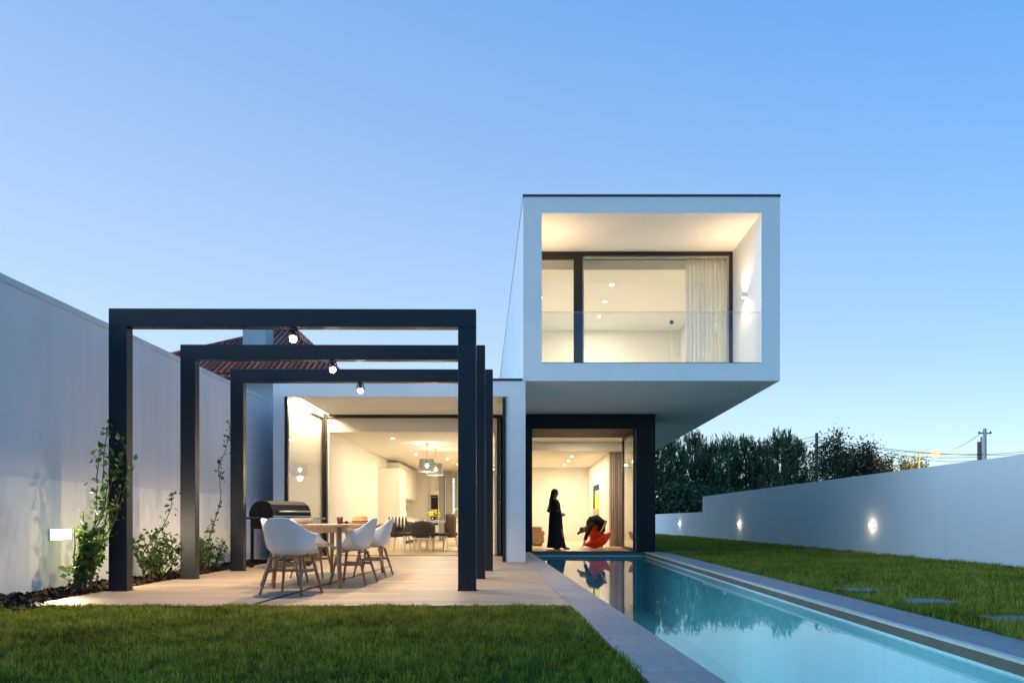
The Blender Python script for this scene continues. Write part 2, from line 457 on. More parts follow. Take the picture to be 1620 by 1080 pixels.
# edge tiles between water and coping
b = MB()
b.add([(x,y,-.085) for x,y in pts]+[(x,y,-.012) for x,y in pts], [(0,4,5,1),(1,5,6,2),(2,6,7,3),(3,7,4,0)])
b.build('pool_edge_tiles', M['poolwall'], origin=(0,0,0))['kind']='structure'
sheet('pool_coping', [(CL(P0),P0-.4),(PL(P0),P0-.4),(PL(P1),P1+.02),(CL(P1),P1+.02)], .0, M['kerb'], thick=.10)
sheet('pool_coping', [(PR(P0)+.045,P0-.4),(CR(P0),P0-.4),(CR(P1),P1+.02),(PR(P1)+.045,P1+.02)], .0, M['coping'], thick=.10)
sheet('pool_coping', [(PL(P0)+.003,P0-.4),(PR(P0)-.003,P0-.4),(PR(P0)-.003,P0),(PL(P0)+.003,P0)], .0, M['coping'], thick=.10)
sheet('pool_coping_lit_edge', [(PR(P0)-.012,P0-.4),(PR(P0)+.042,P0-.4),(PR(P1)+.042,P1+.02),(PR(P1)-.012,P1+.02)], .006, M['lit_edge'], thick=.022)
# mulch strip
sheet('planting_strip', [(WL(5.6),5.6),(-4.30,6.0),(DL(6.42)-.002,6.42),(DL(13.3)-.002,13.3),(WL(13.3),13.3)], -.015, M['soil'], thick=.015)

# ------------------------------------------------------------------ boundary walls
def wall_strip(name, f, y0, y1, z1, thick, side, m, cap, label, cat='wall', group=None, z0=-.05):
    t = thing(name, label, cat, (0,0,0), 0, group)
    o = side*thick
    MB().prism([(f(y0),y0),(f(y0)+o,y0),(f(y1)+o,y1),(f(y1),y1)][::(1 if side>0 else -1)], z0, z1).build('wall', m, t)
    if cap:
        c = side*.012
        MB().prism([(f(y0)-c,y0),(f(y0)+o+c,y0),(f(y1)+o+c,y1),(f(y1)-c,y1)][::(1 if side>0 else -1)], z1, z1+.075).build('coping', M['wallcap'], t)
    return t
wall_strip('boundary_wall', WL, -6, 34, 3.255, .22, -1, M['boundary'], True,
    'tall white rendered boundary wall with rain stains behind the climbing plants')
tr = thing('boundary_wall', 'long plain white garden wall beside the right lawn with a step down at its far end', 'wall')
MB().prism([(WR(-6),-6),(WR(-6)+.2,-6),(WR(31.3)+.2,31.3),(WR(31.3),31.3)], -.05, 1.90).build('wall', M['render'], tr)
tag(MB().prism([(WR(31.3),31.301),(WR(31.3)+.2,31.301),(WR(58)+.2,58),(WR(58),58)], -.05, 1.19).build('wall', M['render'], tr), 'lower far stretch of the wall')

# ------------------------------------------------------------------ the house
FY = 13.30; DY = 15.57
H = thing('modern_house', 'white modern house with a cantilevered box upper floor lit from inside beside the pool', 'house', (0,13.3,0))
def hp(mb, name, m, **k): return mb.build(name, m, H, world=True, **k)
UL = lambda y: .22 - .0446*(y-FY)      # upper box, outer left
UR = lambda y: 5.22 + .0307*(y-FY)
IL = lambda y: .58 - .0446*(y-FY)
IR = lambda y: 4.86 + .0307*(y-FY)
B1 = 33.0
# upper storey: one hollow tube of render
zo0, zo1, zi0, zi1 = 3.52, 7.10, 3.866, 6.785
vs = []
for y in (FY, B1):
    vs += [(UL(y),y,zo0),(UR(y),y,zo0),(UR(y),y,zo1),(UL(y),y,zo1),(IL(y),y,zi0),(IR(y),y,zi0),(IR(y),y,zi1),(IL(y),y,zi1)]
fs = []
for k in range(4):
    n = (k+1)%4
    fs.append((k,n,4+n,4+k))                 # front ring
    fs.append((8+k,12+k,12+n,8+n))           # back ring
    fs.append((k,8+k,8+n,n))                 # outside
    fs.append((4+k,4+n,12+n,12+k))           # inside
hp(MB().add(vs, fs), 'upper_wall', M['render'])
# roof flashing
b = MB(); q=.012
b.prism([(UL(FY)-q,FY-q),(UR(FY)+q,FY-q),(UR(FY)+q,FY+.16),(UL(FY)-q,FY+.16)], zo1, zo1+.045)
b.prism([(UL(FY)-q,FY+.161),(UL(FY)+.16,FY+.161),(UL(B1)+.16,B1),(UL(B1)-q,B1)], zo1, zo1+.045)
b.prism([(UR(FY)-.16,FY+.161),(UR(FY)+q,FY+.161),(UR(B1)+q,B1),(UR(B1)-.16,B1)], zo1, zo1+.045)
hp(b, 'roof_flashing', M['trim'])
# upper room behind the recessed balcony
WY = 15.20
hp(MB().prism([(IL(22)+.002,22),(IR(22)-.002,22),(IR(22)-.002,22.15),(IL(22)+.002,22.15)], zi0+.002, zi1-.002), 'inner_wall', M['interior'])
hp(MB().prism([(IL(20.62)+.002,20.62),(IR(20.62)-.002,20.62),(IR(20.8)-.002,20.80),(IL(20.8)+.002,20.80)], zi0+.002, 6.53), 'inner_wall', M['interior'])
hp(MB().prism([(IL(15.62)+.002,15.62),(IR(15.62)-.002,15.62),(IR(21.99)-.002,21.99),(IL(21.99)+.002,21.99)], 6.531, 6.75), 'ceiling', M['interior'])
hp(MB().prism([(IL(15.28)+.002,15.28),(IR(15.28)-.002,15.28),(IR(22)-.002,22),(IL(22)+.002,22)], zi0+.002, zi0+.03), 'floor', M['palefloor'])
wn = thing('tmp','x','x')   # replaced below by a real part mesh
bpy.data.objects.remove(wn)
b = MB()
y0,y1 = WY, WY+.075
xl, xr = IL(WY)+.002, IR(WY)-.002
b.box(xl, xr, y0, y1, 6.705, 6.783)
b.box(xl, xr, y0, y1, zi0+.002, zi0+.035)
b.box(xr-.07, xr, y0+.001, y1, zi0+.035, 6.705)
b.box(1.375, 1.565, y0-.02, y1, zi0+.035, 6.705)
win = hp(b, 'window', M['darkframe'])
b = MB()
b.box(xl, 1.375, y0+.01, y1-.002, 6.61, 6.705)
b.build('upper_frame', M['darkframe'], win, world=True)
MB().box(xl, 1.374, y0+.03, y0+.045, zi0+.036, 6.609).build('pane', M['glass2'], win, world=True)
MB().box(1.566, xr-.071, y0+.03, y0+.045, zi0+.036, 6.704).build('pane', M['glass2'], win, world=True)
# sliding leaf: a thin pale stile frame
b = MB()
b.box(1.567,1.605,y0+.046,y0+.07,zi0+.036,6.704); b.box(xr-.11,xr-.072,y0+.046,y0+.07,zi0+.036,6.704)
b.box(1.605,xr-.11,y0+.046,y0+.07,6.66,6.704)
b.build('sash', simple('pale_sash', (.55,.53,.5), .4), win, world=True)
# glass balustrade across the recess
bal = hp(MB().box(IL(FY)+.004, IR(FY)-.004, FY+.05, FY+.066, zi0+.02, 4.868), 'balustrade', M['balglass'])
MB().box(IL(FY)+.003, IR(FY)-.003, FY+.02, FY+.09, zi0+.001, zi0+.019).build('channel', M['darkframe'], bal, world=True)
MB().box(IL(FY)+.004, IR(FY)-.004, FY+.049, FY+.067, 4.868, 4.872).build('glass_edge', simple('green_glass_edge',(.45,.6,.56),.2), bal, world=True)
# ground floor wing
ZR = 3.515
LX0, LX1 = -4.655, -4.440
def pill(y): return .262 - .0446*(y-FY)
hp(MB().prism([(LX0,FY),(LX1,FY),(-4.345,DY),(-4.345,DY+.09),(-4.44,DY+.095),(-4.44,30),(LX0,30)], -.05, 3.214), 'wall', M['render'])
hp(MB().prism([(-.078,FY),(pill(FY),FY),(pill(17.42),17.42),(-.078-.0446*4.12,17.42)], -.05, 3.214), 'wall', M['render'])
hp(MB().prism([(LX0,FY),(pill(FY),FY),(pill(17.42),17.42),(pill(17.42),30),(LX0,30)], 3.215, ZR), 'roof_slab', M['render'])
b = MB()
b.prism([(LX0-q,FY-q),(.205,FY-q),(.205-.006,FY+.14),(LX0-q,FY+.14)], ZR+.001, ZR+.05)
b.prism([(LX0-q,FY+.141),(LX0+.14,FY+.141),(LX0+.14,30),(LX0-q,30)], ZR+.001, ZR+.05)
hp(b, 'roof_flashing', M['trim'])
DY = 15.57
hp(MB().box(-4.43,-4.20, DY+.10, 28, 0, 3.213), 'inner_wall', M['interior'])
hp(MB().prism([(-.40,DY+.10),(-.266,DY+.10),(-.266,17.43),(.05,17.43),(.05,19.30),(.0,28),(-.42,28)], 0, 3.213), 'inner_wall', M['interior'])
hp(MB().box(-4.199,-.402, DY+.10, DY+.20, 2.83, 3.213), 'lintel', M['interior'])
hp(MB().box(-4.199,-.425, DY+.201, 28.5, 2.832, 3.0), 'ceiling', M['interior'])
hp(MB().box(-4.199,-.403, DY+.03, 28.2, -.05, .004), 'floor', M['floor'])
# back wall of the dining room with a garden window
hp(MB().box(-4.199,-2.80,28,28.2,.004,2.831).box(-2.80,-2.26,28,28.2,2.60,2.831).box(-2.80,-2.26,28,28.2,.004,.30).box(-2.26,-.425,28,28.2,.004,2.831), 'inner_wall', M['interior'])
# dark head and floor track of the folding doors, end posts
b = MB()
b.box(-4.343,-.08, DY, DY+.09, 3.145, 3.213)
b.box(-4.30,-4.225, DY+.001, DY+.09, .012, 3.145)
b.box(-.345,-.275, DY+.001, DY+.09, .012, 3.145)
hp(b, 'door_frame', M['darkframe'])
hp(MB().box(-4.343,-.19, DY-.03, DY+.03, .0005, .012), 'door_track', M['darkframe'])
# fixed glazed side panel on the left of the recess
x = LX1+.045
b = MB()
TURN = Matrix.Translation((x,FY,0)) @ Matrix.Rotation(-.047,4,'Z') @ Matrix.Translation((-x,-FY,0))
b.box(x-.03,x+.03, FY-.006, FY+.07, .004, 3.208)
b.box(x-.02,x+.02, DY-.05, DY-.012, .004, 3.208)
b.box(x-.028,x+.028, FY+.07, DY-.05, 3.13, 3.205)
b.box(x-.028,x+.028, FY+.07, DY-.05, .004, .08)
sp = hp(b.xform(TURN), 'folding_door', M['darkframe'])
MB().box(x-.008,x+.008, FY+.071, DY-.051, .08, 3.13).xform(TURN).build('pane', thin_glass('side_glass',(.97,.97,.96),1.5,0,.8), sp, world=True)
# folded door leaf on the right, edge-on, with its lever handles
b = MB()
b.box(-.185,-.125, FY-.03, FY+.05, .004, 3.19)
b.box(-.185,-.125, FY+.72, FY+.80, .004, 3.19)
b.box(-.183,-.127, FY+.05, FY+.72, 3.09, 3.19); b.box(-.183,-.127, FY+.05, FY+.72, .004, .10)
lf = hp(b, 'folding_door', M['darkframe'])
MB().box(-.162,-.148, FY+.051, FY+.719, .10, 3.09).build('pane', M['glass'], lf, world=True)
for s in (-1,1):
    xx = -.155 + s*.03
    MB().tube([(xx,FY+.01,1.18),(xx+s*.06,FY+.01,1.18),(xx+s*.06,FY+.13,1.18)], .012, 8).build('handle', M['darkframe'], lf, world=True, smooth=True)
hp(MB().box(-.120,-.080, FY-.001, FY+.03, .004, 3.20), 'door_jamb', M['whitelac'])
# ---- dark portal of the living room
PY0, PY1 = 17.43, 19.30
b = MB()
b.box(.262,.516, PY0,PY1, -.12,3.14); b.box(3.18,3.66, PY0,PY1, -.12,3.14); b.box(.262,3.66, PY0,PY1, 3.141,3.514)
hp(b, 'portal', M['portal'])
hp(MB().box(3.166,3.179, PY0+.05,PY1+.001, .0,3.13), 'jamb_lining', M['interior'])
hp(MB().box(.517,3.179, PY0,PY1+.0, -.30,-.001), 'threshold', simple('dark_threshold_stone',(.06,.065,.075),.35))
hp(MB().box(.517,3.179, PY0-.004,PY0+.05, .0,.022), 'door_track', M['darkframe'])
hp(MB().box(.517,3.179, PY0+.06,PY1, .0,.010), 'sill', M['floor'])
hp(MB().box(.051,3.66, 20.60,20.76, 2.90,3.18), 'lintel', M['interior'])
hp(MB().box(.051,3.66, PY1+.002,20.77, 3.181,3.30), 'ceiling', M['interior'])
hp(MB().prism([(.051,20.761),(3.66,20.761),(3.66,27.3),(.02,27.3)], 2.901, 3.0), 'ceiling', M['interior'])
hp(MB().prism([(.051,PY1+.001),(3.66,PY1+.001),(3.50,28),(.02,28)], -.05, .008), 'floor', M['livfloor'])
hp(MB().prism([(.02,27.3),(3.50,27.3),(3.50,27.5),(.02,27.5)], .008, 3.2), 'inner_wall', M['interior'])
hp(MB().prism([(3.02,21.2),(3.66,21.2),(3.66,27.299),(3.05,27.299)], .008, 2.90), 'inner_wall', M['interior'])
hp(MB().box(3.50,3.66,PY1+.002,21.199,.008,2.899), 'inner_wall', M['interior'])
# outer right wall under the cantilever
hp(MB().prism([(3.661,PY1+.001),(3.75,PY1+.001),(3.95,30),(3.661,30)], -.05, 3.51), 'wall', M['render'])
# open glass leaf on the right of the portal
b = MB(); xx=3.135
b.box(xx-.03,xx+.03,PY0+.06,PY0+.11,.024,3.12); b.box(xx-.03,xx+.03,PY1-.10,PY1-.02,.024,3.12)
b.box(xx-.028,xx+.028,PY0+.11,PY1-.10,3.04,3.12); b.box(xx-.028,xx+.028,PY0+.11,PY1-.10,.024,.09)
lf2 = hp(b, 'folding_door', M['darkframe'])
MB().box(xx-.007,xx+.007,PY0+.111,PY1-.101,.09,3.04).build('pane', M['glass2'], lf2, world=True)
# ------------------------------------------------------------------ pergola portals
def pergola(x, y, n, label):
    t = thing('pergola_frame', label, 'pergola', (x,y,0), .008, 'dark portal frames over the terrace')
    W, Ht, s, d = 4.165, 3.205, .205, .13
    MB().box(0,s,0,d,0,Ht-s-.001).build('post', M['metal'], t, bevel=.004)
    MB().box(W-s,W,0,d,0,Ht-s-.001).build('post', M['metal'], t, bevel=.004)
    MB().box(0,W,0,d,Ht-s,Ht).build('beam', M['metal'], t, bevel=.004)
    for xx in (0, W-s): MB().box(xx-.012, xx+s+.012, -.012, d+.012, -.01, .006).build('base_plate', M['metal'], t)
    return t
PF = [(-4.575,7.74),(-4.535,9.33),(-4.47,10.83)]
pergola(*PF[0],0,'largest and nearest dark metal pergola frame, beside the front lawn')
pergola(*PF[1],1,'middle dark metal pergola frame standing between the other two')
pergola(*PF[2],2,'dark metal pergola frame farthest back, next to the barbecue')
ORD = ['under the nearest pergola beam','under the middle pergola beam','under the farthest pergola beam']
for i,(x,y) in enumerate([(-2.50,7.80),(-2.465,9.39),(-2.42,10.89)]):
    z = 3.0
    t = thing('spotlight', 'small lit spotlight clipped '+ORD[i], 'spotlight', (x,y,z), 0, 'spotlights under the pergola')
    MB().box(-.035,.035,-.045,.045,-.02,-.001).build('clamp', M['black'], t, bevel=.004)
    ring = [(.052*math.sin(a), 0, -.065-.052*math.cos(a)) for a in [2.6*math.pi*k/22-.3*math.pi+.0 for k in range(18)]]
    MB().tube([(-.05,0,-.09),(-.05,0,-.028),(.05,0,-.028),(.05,0,-.09)], .006, 6).build('yoke', M['black'], t)
    hd = MB().lathe([(.0,.02),(.020,.02),(.030,.0),(.032,-.035),(0,-.036)], 20, (0,0,-.06)).build('lamp_head', M['black'], t, smooth=True)
    MB().tube([(.060*math.sin(a),0,-.088-.060*math.cos(a)) for a in [2*math.pi*k/24 for k in range(25)]],.006,6).build('ring', M['black'], hd, smooth=True)
    MB().ellipsoid((0,0,-.130),(.040,.040,.042),16,12).build('bulb', M['bulbw'], hd, smooth=True)
    lamp('bulb_light','SPOT',(0,0,-.19),PERG,(1.0,.70,.36),t,.05,(0,0,0),rad(138))

# recessed wall lamps
def step_light(x, y, z, side, w, h, label, grp, e, fs):
    t = thing('wall_lamp', label, 'wall lamp', (x,y,z), 0, grp)
    s = side
    MB().box(min(0,s*.012),max(0,s*.012),-w/2-.006,w/2+.006,-h/2-.006,h/2+.006).build('frame', M['whitelac'], t)
    xx = s*.013
    f = [(0,1,2,3)] if s>0 else [(3,2,1,0)]
    if fs is M['wallbulb']: MB().ellipsoid((s*.012,0,0),(.06,w/2,h/2),14,10).build('diffuser', fs, t, smooth=True)
    else: MB().add([(xx,-w/2,-h/2),(xx,w/2,-h/2),(xx,w/2,h/2),(xx,-w/2,h/2)], f).build('diffuser', fs, t)
    if fs is M['wallbulb']: lamp('lamp_light','POINT',(s*.10,0,0),e*.55,(1.0,.84,.56),t,.05); return
    lamp('lamp_light','AREA',(s*.03,0,0),e,(1.0,.84,.56),t,w*(.6 if fs is M['wallbulb'] else 1),(0,rad(90)*-s,0),size_y=None if fs is M['wallbulb'] else h)
step_light(WL(7.88)+.001, 7.88, .64, 1, .36,.115, 'glowing rectangular lamp low on the stained left wall beside the nearest climber', None, LWALL, M['glowface'])
for i,(y,z) in enumerate([(16.2,.68),(26.0,.665),(35.7,.64)]):
    step_light(WR(y)-.001, y, z, -1, .17,.12, ['brightest lamp on the right garden wall, nearest the camera','middle lamp on the right garden wall','lamp on the low stretch of the right garden wall, by the dark portal'][i], 'lamps on the right garden wall', RWALL, M['wallbulb'])

# stepping slabs in the right lawn
SL = [(4.12,5.50),(4.10,6.75),(4.02,7.85),(4.30,17.3)]
SLN = ['nearest stepping slab in the grass, at the right edge of the picture','stepping slab in the grass between the nearest one and the overgrown one','overgrown stepping slab, third from the right edge of the picture','farthest stepping slab beside the dark portal']
for i,(x,y) in enumerate(SL):
    w = .24 if i<3 else .5
    b = MB().box(-w,w,-.20,.20,-.05,.012)
    o = b.build('stepping_slab', M['slab'], bevel=.008); o.location=(x,y,0); o.rotation_euler=(0,0,-.03+.02*(i%3))
    tag(o, SLN[i], 'stepping slab', 'stepping slabs in the lawn')

# dark inlay in the terrace
t = thing('dark_inlay', 'narrow dark inlay running across the terrace under the table', 'inlay', (-2.3,9.2,0), -.062)
MB().box(-.022,.022,-2.6,2.9,-.03,.0015).build('channel', M['black'], t)  # thin dark bar set nearly flush into the tiles
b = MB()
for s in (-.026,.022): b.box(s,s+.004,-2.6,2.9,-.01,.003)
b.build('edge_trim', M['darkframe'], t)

# ------------------------------------------------------------------ outdoor table
t = thing('garden_table', 'long wooden outdoor dining table under the pergola', 'table', (-2.41,9.3,0), -.012)
TW, TL = .90, 2.62
MB().box(-TW/2,TW/2,-TL/2,TL/2,.722,.755).build('tabletop', M['teaktop'], t, bevel=.008)
b = MB()
b.box(-TW/2+.09,TW/2-.09,-TL/2+.08,-TL/2+.105,.655,.721); b.box(-TW/2+.09,TW/2-.09,TL/2-.105,TL/2-.08,.655,.721)
b.box(-TW/2+.06,-TW/2+.085,-TL/2+.08,TL/2-.08,.655,.721); b.box(TW/2-.085,TW/2-.06,-TL/2+.08,TL/2-.08,.655,.721)
b.build('apron', M['teaktop'], t)
for sx in (-1,1):
    for sy in (-1,1):
        MB().tube([(sx*(TW/2-.075),sy*(TL/2-.10),.72),(sx*(TW/2-.070),sy*(TL/2-.09),.35),(sx*(TW/2-.055),sy*(TL/2-.07),0)],[.034,.030,.021],12).build('leg', M['teak'], t, smooth=True)

# ------------------------------------------------------------------ moulded shell chair
def shell_mesh():
    V = np.array
    cy = [.255,.16,.03,-.09,-.165,-.205,-.232,-.255,-.275]
    cz = [.435,.437,.422,.418,.450,.530,.635,.742,.832]
    hw = [.205,.232,.258,.275,.295,.288,.255,.215,.140]
    er = [.015,.045,.105,.185,.205,.130,.050,.005,-.032]     # how far the rim rises
    fw = [-.02,.00,.03,.09,.19,.215,.125,.055,.015]          # how far the rim wraps forward
    nv, nu = 33, 29
    tt = np.linspace(0,1,len(cy)); t2 = np.linspace(0,1,nv)
    def sm(a):
        a = np.interp(t2, tt, a)
        for _ in range(3):
            a[1:-1] = (a[:-2]+2*a[1:-1]+a[2:])/4
        return a
    cy,cz,hw,er,fw = map(sm,(cy,cz,hw,er,fw))
    b = MB(); vs=[]
    for j in range(nv):
        for i in range(nu):
            u = -1+2*i/(nu-1); a = abs(u)
            x = hw[j]*math.sin(u*math.pi/2*.93)/math.sin(math.pi/2*.93)
            p = a**2.6
            vs.append((x, cy[j]+fw[j]*p, cz[j]+er[j]*p))
    fs = [(j*nu+i, j*nu+i+1, (j+1)*nu+i+1, (j+1)*nu+i) for j in range(nv-1) for i in range(nu-1)]
    return b.add(vs, fs)
def make_shell_chair():
    t = thing('shell_chair', 'x', 'chair', (0,0,0), 0, 'white shell chairs round the garden table')
    shell_mesh().build('shell', M['shell'], t, smooth=True, solid=.014, sub=1)
    for sx in (-1,1):
        for (ya, yb) in ((.15,.225),(-.12,-.235)):
            MB().tube([(sx*.165,ya,.405),(sx*.205,(ya+yb)/2,.20),(sx*.245,yb,0)],[.019,.017,.012],10).build('leg', M['teak'], t, smooth=True)
    b = MB()
    for sx in (-1,1): b.box(sx*.195-.011,sx*.195+.011,-.165,.165,.235,.268)
    b.box(-.185,.185,-.011,.011,.237,.266); b.box(-.165,.165,.10,.13,.395,.42); b.box(-.165,.165,-.13,-.10,.392,.412)
    b.build('stretcher', M['teak'], t)
    return t
CH = [(-2.43,7.53,-.20,'white shell chair at the near end of the wooden table, seen from behind'),
      (-2.86,8.62,rad(-86),'white shell chair on the wall side of the table, mostly hidden behind the end chair'),
      (-2.84,9.72,rad(-92),'white shell chair on the wall side of the table near the barbecue'),
      (-2.02,8.72,rad(84),'white shell chair on the pool side of the table, the nearer one of that side'),
      (-1.99,9.80,rad(88),'white shell chair on the pool side of the table, next to the house door')]
c0 = make_shell_chair()
for i,(x,y,r,l) in enumerate(CH):
    o = c0 if i==0 else copy_tree(c0)
    o.location=(x,y,0); o.rotation_euler=(0,0,r); o['label']=l
# things on the table
t = thing('cup','dark red cup standing on the wooden garden table','cup',(-2.13,8.45,.755))
MB().lathe([(0,.004),(.027,.0),(.030,.004),(.040,.088),(.037,.088),(.029,.012),(0,.010)],24).build('body', M['terracotta_cup'], t, smooth=True)
MB().disc((0,0,.070),.0345,20,False).build('drink', M['black'], t)
t = thing('straw_hat','straw hat with a dark ribbon lying on the wooden garden table','hat',(-2.14,9.62,.755),.2)
MB().lathe([(.0,.115),(.045,.120),(.080,.112),(.092,.085),(.098,.020),(.14,.012),(.185,.016),(.205,.024),(.206,.020),(.185,.010),(.14,.004),(.09,.004)],36).xform(Matrix.Diagonal((1.12,.95,1,1))).build('crown', M['straw'], t, smooth=True)
MB().lathe([(.1005,.016),(.1005,.040),(.098,.042)],36).xform(Matrix.Diagonal((1.12,.95,1,1))).build('ribbon', M['blackband'], t, smooth=True)
t = thing('sunglasses','dark folded sunglasses lying on the garden table near the straw hat','sunglasses',(-2.26,9.18,.757),.5)
for s in (-1,1): MB().ellipsoid((s*.034,0,.018),(.028,.006,.02),12,8).build('lens', M['black'], t, smooth=True)
MB().tube([(-.062,0,.024),(-.03,.10,.006),(.04,.11,.006)],.003,6).tube([(.062,0,.024),(.03,.09,.006),(-.04,.095,.006)],.003,6).tube([(-.01,0,.022),(.01,0,.022)],.003,6).build('temple', M['black'], t)
t = thing('bowl','white bowl on the wooden table behind the end chair','bowl',(-2.62,8.55,.755))
MB().lathe([(0,.0),(.05,.0),(.055,.006),(.12,.062),(.13,.075),(.124,.075),(.11,.06),(.04,.012),(0,.01)],28).build('body', M['whitelac'], t, smooth=True)

# ------------------------------------------------------------------ barbecue
t = thing('barbecue', 'black hooded gas barbecue on a wheeled cart against the house end of the terrace', 'barbecue', (-4.02,11.85,0), rad(60))
# local: x along its length, -y the front
def hood(x0,x1):
    prof = [(-.31,.86),(-.31,.90),(-.295,.98),(-.24,1.07),(-.14,1.125),(.0,1.14),(.13,1.12),(.24,1.05),(.30,.95),(.31,.86)]
    n=len(prof); vs=[(x0,p[0],p[1]) for p in prof]+[(x1,p[0],p[1]) for p in prof]
    fs=[(i,i+1,n+i+1,n+i) for i in range(n-1)]+[tuple(range(n-1,-1,-1)),tuple(range(n,2*n)),(0,n,2*n-1,n-1)]
    return MB().add(vs,fs)
hd = hood(-.42,.42).build('lid', M['black'], t, bevel=.02)
b = MB().tube([(-.33,-.355,.955),(.33,-.355,.955)],.016,10)
for s in (-.30,.30): b.tube([(s,-.30,.955),(s,-.355,.955)],.010,8)
b.build('handle', M['steel'], hd, smooth=True)
MB().box(-.425,.425,-.318,-.304,.866,.885).build('lid_trim', M['steel'], hd)
MB().box(-.40,.40,-.29,.29,.66,.855).build('firebox', M['black'], t, bevel=.015)
pn = MB().box(-.42,.42,-.345,-.292,.72,.845).build('control_panel', M['steel'], t, bevel=.006)
for k in range(4): MB().tube([(-.27+.18*k,-.345,.785),(-.27+.18*k,-.378,.785)],.024,14).build('knob', M['black'], pn, smooth=True)
for s,m in ((-1,M['black']),(1,M['steel'])):
    x0,x1 = sorted((s*.425,s*.80))
    MB().box(x0,x1,-.27,.27,.825,.855).build('side_shelf', m, t, bevel=.008)
for sx in (-.38,.38):
    for sy in (-.26,.26):
        MB().box(sx-.02,sx+.02,sy-.02,sy+.02,.05 if sx>0 else .09,.66).build('leg', M['black'], t)
b = MB().box(-.36,.36,-.24,.24,.12,.14); b.build('bottom_shelf', M['black'], t)
for sx in (-.38,.38):
    for sy in (-.28,.28):
        MB().tube([(sx,sy-.02,.075),(sx,sy+.02,.075)],.075,18).build('wheel', M['rubber'], t, smooth=False, bevel=.006)
# ------------------------------------------------------------------ dining room
def downlight(x,y,z,label,grp,e,col=None):
    t = thing('ceiling_light', label, 'ceiling light', (x,y,z), 0, grp)
    MB().lathe([(.062,-.001),(.062,-.006),(.046,-.006),(.044,-.001)],20).build('ring', M['whitelac'], t)
    MB().disc((0,0,-.0025),.043,18).build('lens', M['bulb'], t)
    lamp('lamp_light','AREA',(0,0,-.02),e,col or WARM,t,.09)
    return t
t = thing('dining_table','white dining table inside the bright dining room','table',(-2.05,18.9,0))
MB().box(-.50,.85,-1.0,1.0,.735,.80).build('tabletop', M['whitelac'], t, bevel=.005)
for sx in (-.40,.75):
    for sy in (-.85,.85): MB().box(sx-.04,sx+.04,sy-.04,sy+.04,0,.734).build('leg', M['whiteleg'], t)
def tub_chair(x,y,r,label,fab,high=False):
    t = thing('dining_chair', label, 'chair', (x,y,0.004), r, 'upholstered chairs round the dining table')
    MB().box(-.25,.25,-.22,.26,.40,.49).build('seat', fab, t, bevel=.03)
    rings=[]; n=15
    top = .98 if high else .80
    for (z,k) in ((.36,.94),(.46,.99),(.60,1.03),(top-.10,1.03),(top-.03,.95),(top,.80)):
        o=[];i_=[]
        for q in range(n):
            a = math.pi*(1.0+ (q/(n-1))) if not high else math.pi*(1.22+.56*q/(n-1))
            rx,ry = .30*k,.27*k
            o.append((rx*math.cos(a), ry*math.sin(a)+.02, z-(0 if high else .06*abs(q/(n-1)-.5)*2*(1 if z>.55 else 0))))
            i_.append((rx*.84*math.cos(a), ry*.84*math.sin(a)+.02, z-(0 if high else .06*abs(q/(n-1)-.5)*2*(1 if z>.55 else 0))))
        rings.append(o+i_[::-1])
    MB().rings(rings).build('backrest', fab, t, smooth=True, bevel=0)
    for sx in (-1,1):
        for (ya,yb) in ((.20,.24),(-.17,-.24)):
            MB().tube([(sx*.20,ya,.41),(sx*.235,yb,0)],[.022,.014],8).build('leg', M['whiteleg'], t)
    return t
tub_chair(-2.27,17.45,0,'round backed charcoal chair at the near end of the white dining table',M['darkfab'])
tub_chair(-2.98,18.0,rad(-100),'charcoal chair at the left side of the white dining table, under the striped cushion',M['darkfab'])
tub_chair(-1.72,17.7,rad(60),'high backed brown chair on the right of the white dining table',M['brownfab'],True)
tub_chair(-2.85,19.4,rad(-90),'charcoal chair far along the left side of the white dining table',M['darkfab'])
def stripes():
    m,nt,b = mat('striped_cloth')
    wv = N(nt,'ShaderNodeTexWave'); wv.inputs['Scale'].default_value=3.6; wv.inputs['Distortion'].default_value=0
    nt.links.new(coord(nt), wv.inputs['Vector'])
    nt.links.new(ramp(nt,wv.outputs['Fac'],[(.45,(.75,.72,.66)),(.5,(.03,.025,.025))]), b.inputs['Base Color']); b.inputs['Roughness'].default_value=.9
    return m
b = MB(); 
vs=[];n=12
for k in (0,1):
    for j in range(n+1):
        for i in range(n+1):
            u=-1+2*i/n; v=-1+2*j/n; th=.07*(1-u**4)*(1-v**4)
            vs.append((u*.24*(1-.05*v*v), (1 if k else -1)*th, .16+v*.15*(1-.05*u*u)))
fs=[]
for k in (0,1):
    for j in range(n):
        for i in range(n):
            a=k*(n+1)**2+j*(n+1)+i; q=(a,a+1,a+n+2,a+n+1)
            fs.append(q if k==0 else q[::-1])
o = b.add(vs,fs).build('cushion', stripes(), smooth=True); o.location=(-3.0,17.90,.60); o.rotation_euler=(rad(-14),0,rad(8))
tag(o,'black and white striped cushion propped in the left dining chair','cushion')
t = thing('flower_bowl','glass bowl of yellow flowers on the white dining table','vase',(-2.10,18.35,.80))
MB().lathe([(0,.0),(.09,.0),(.115,.02),(.12,.11),(.114,.11),(.108,.02),(0,.012)],28).build('bowl', thin_glass('bowl_glass',(.86,.9,.88),1.5), t, smooth=True)
rng = np.random.default_rng(5)
fl = MB()
for k in range(34):
    a=rng.uniform(0,6.28); r=.15*math.sqrt(rng.uniform()); z=.17+.10*rng.uniform()-r*.35
    fl.ellipsoid((r*math.cos(a),r*math.sin(a),z),(.032,.032,.026),7,5)
fl.build('flowers', simple('yellow_petals',(.72,.60,.05),.7,var=.3,scale=30), t, smooth=True)
lv = MB()
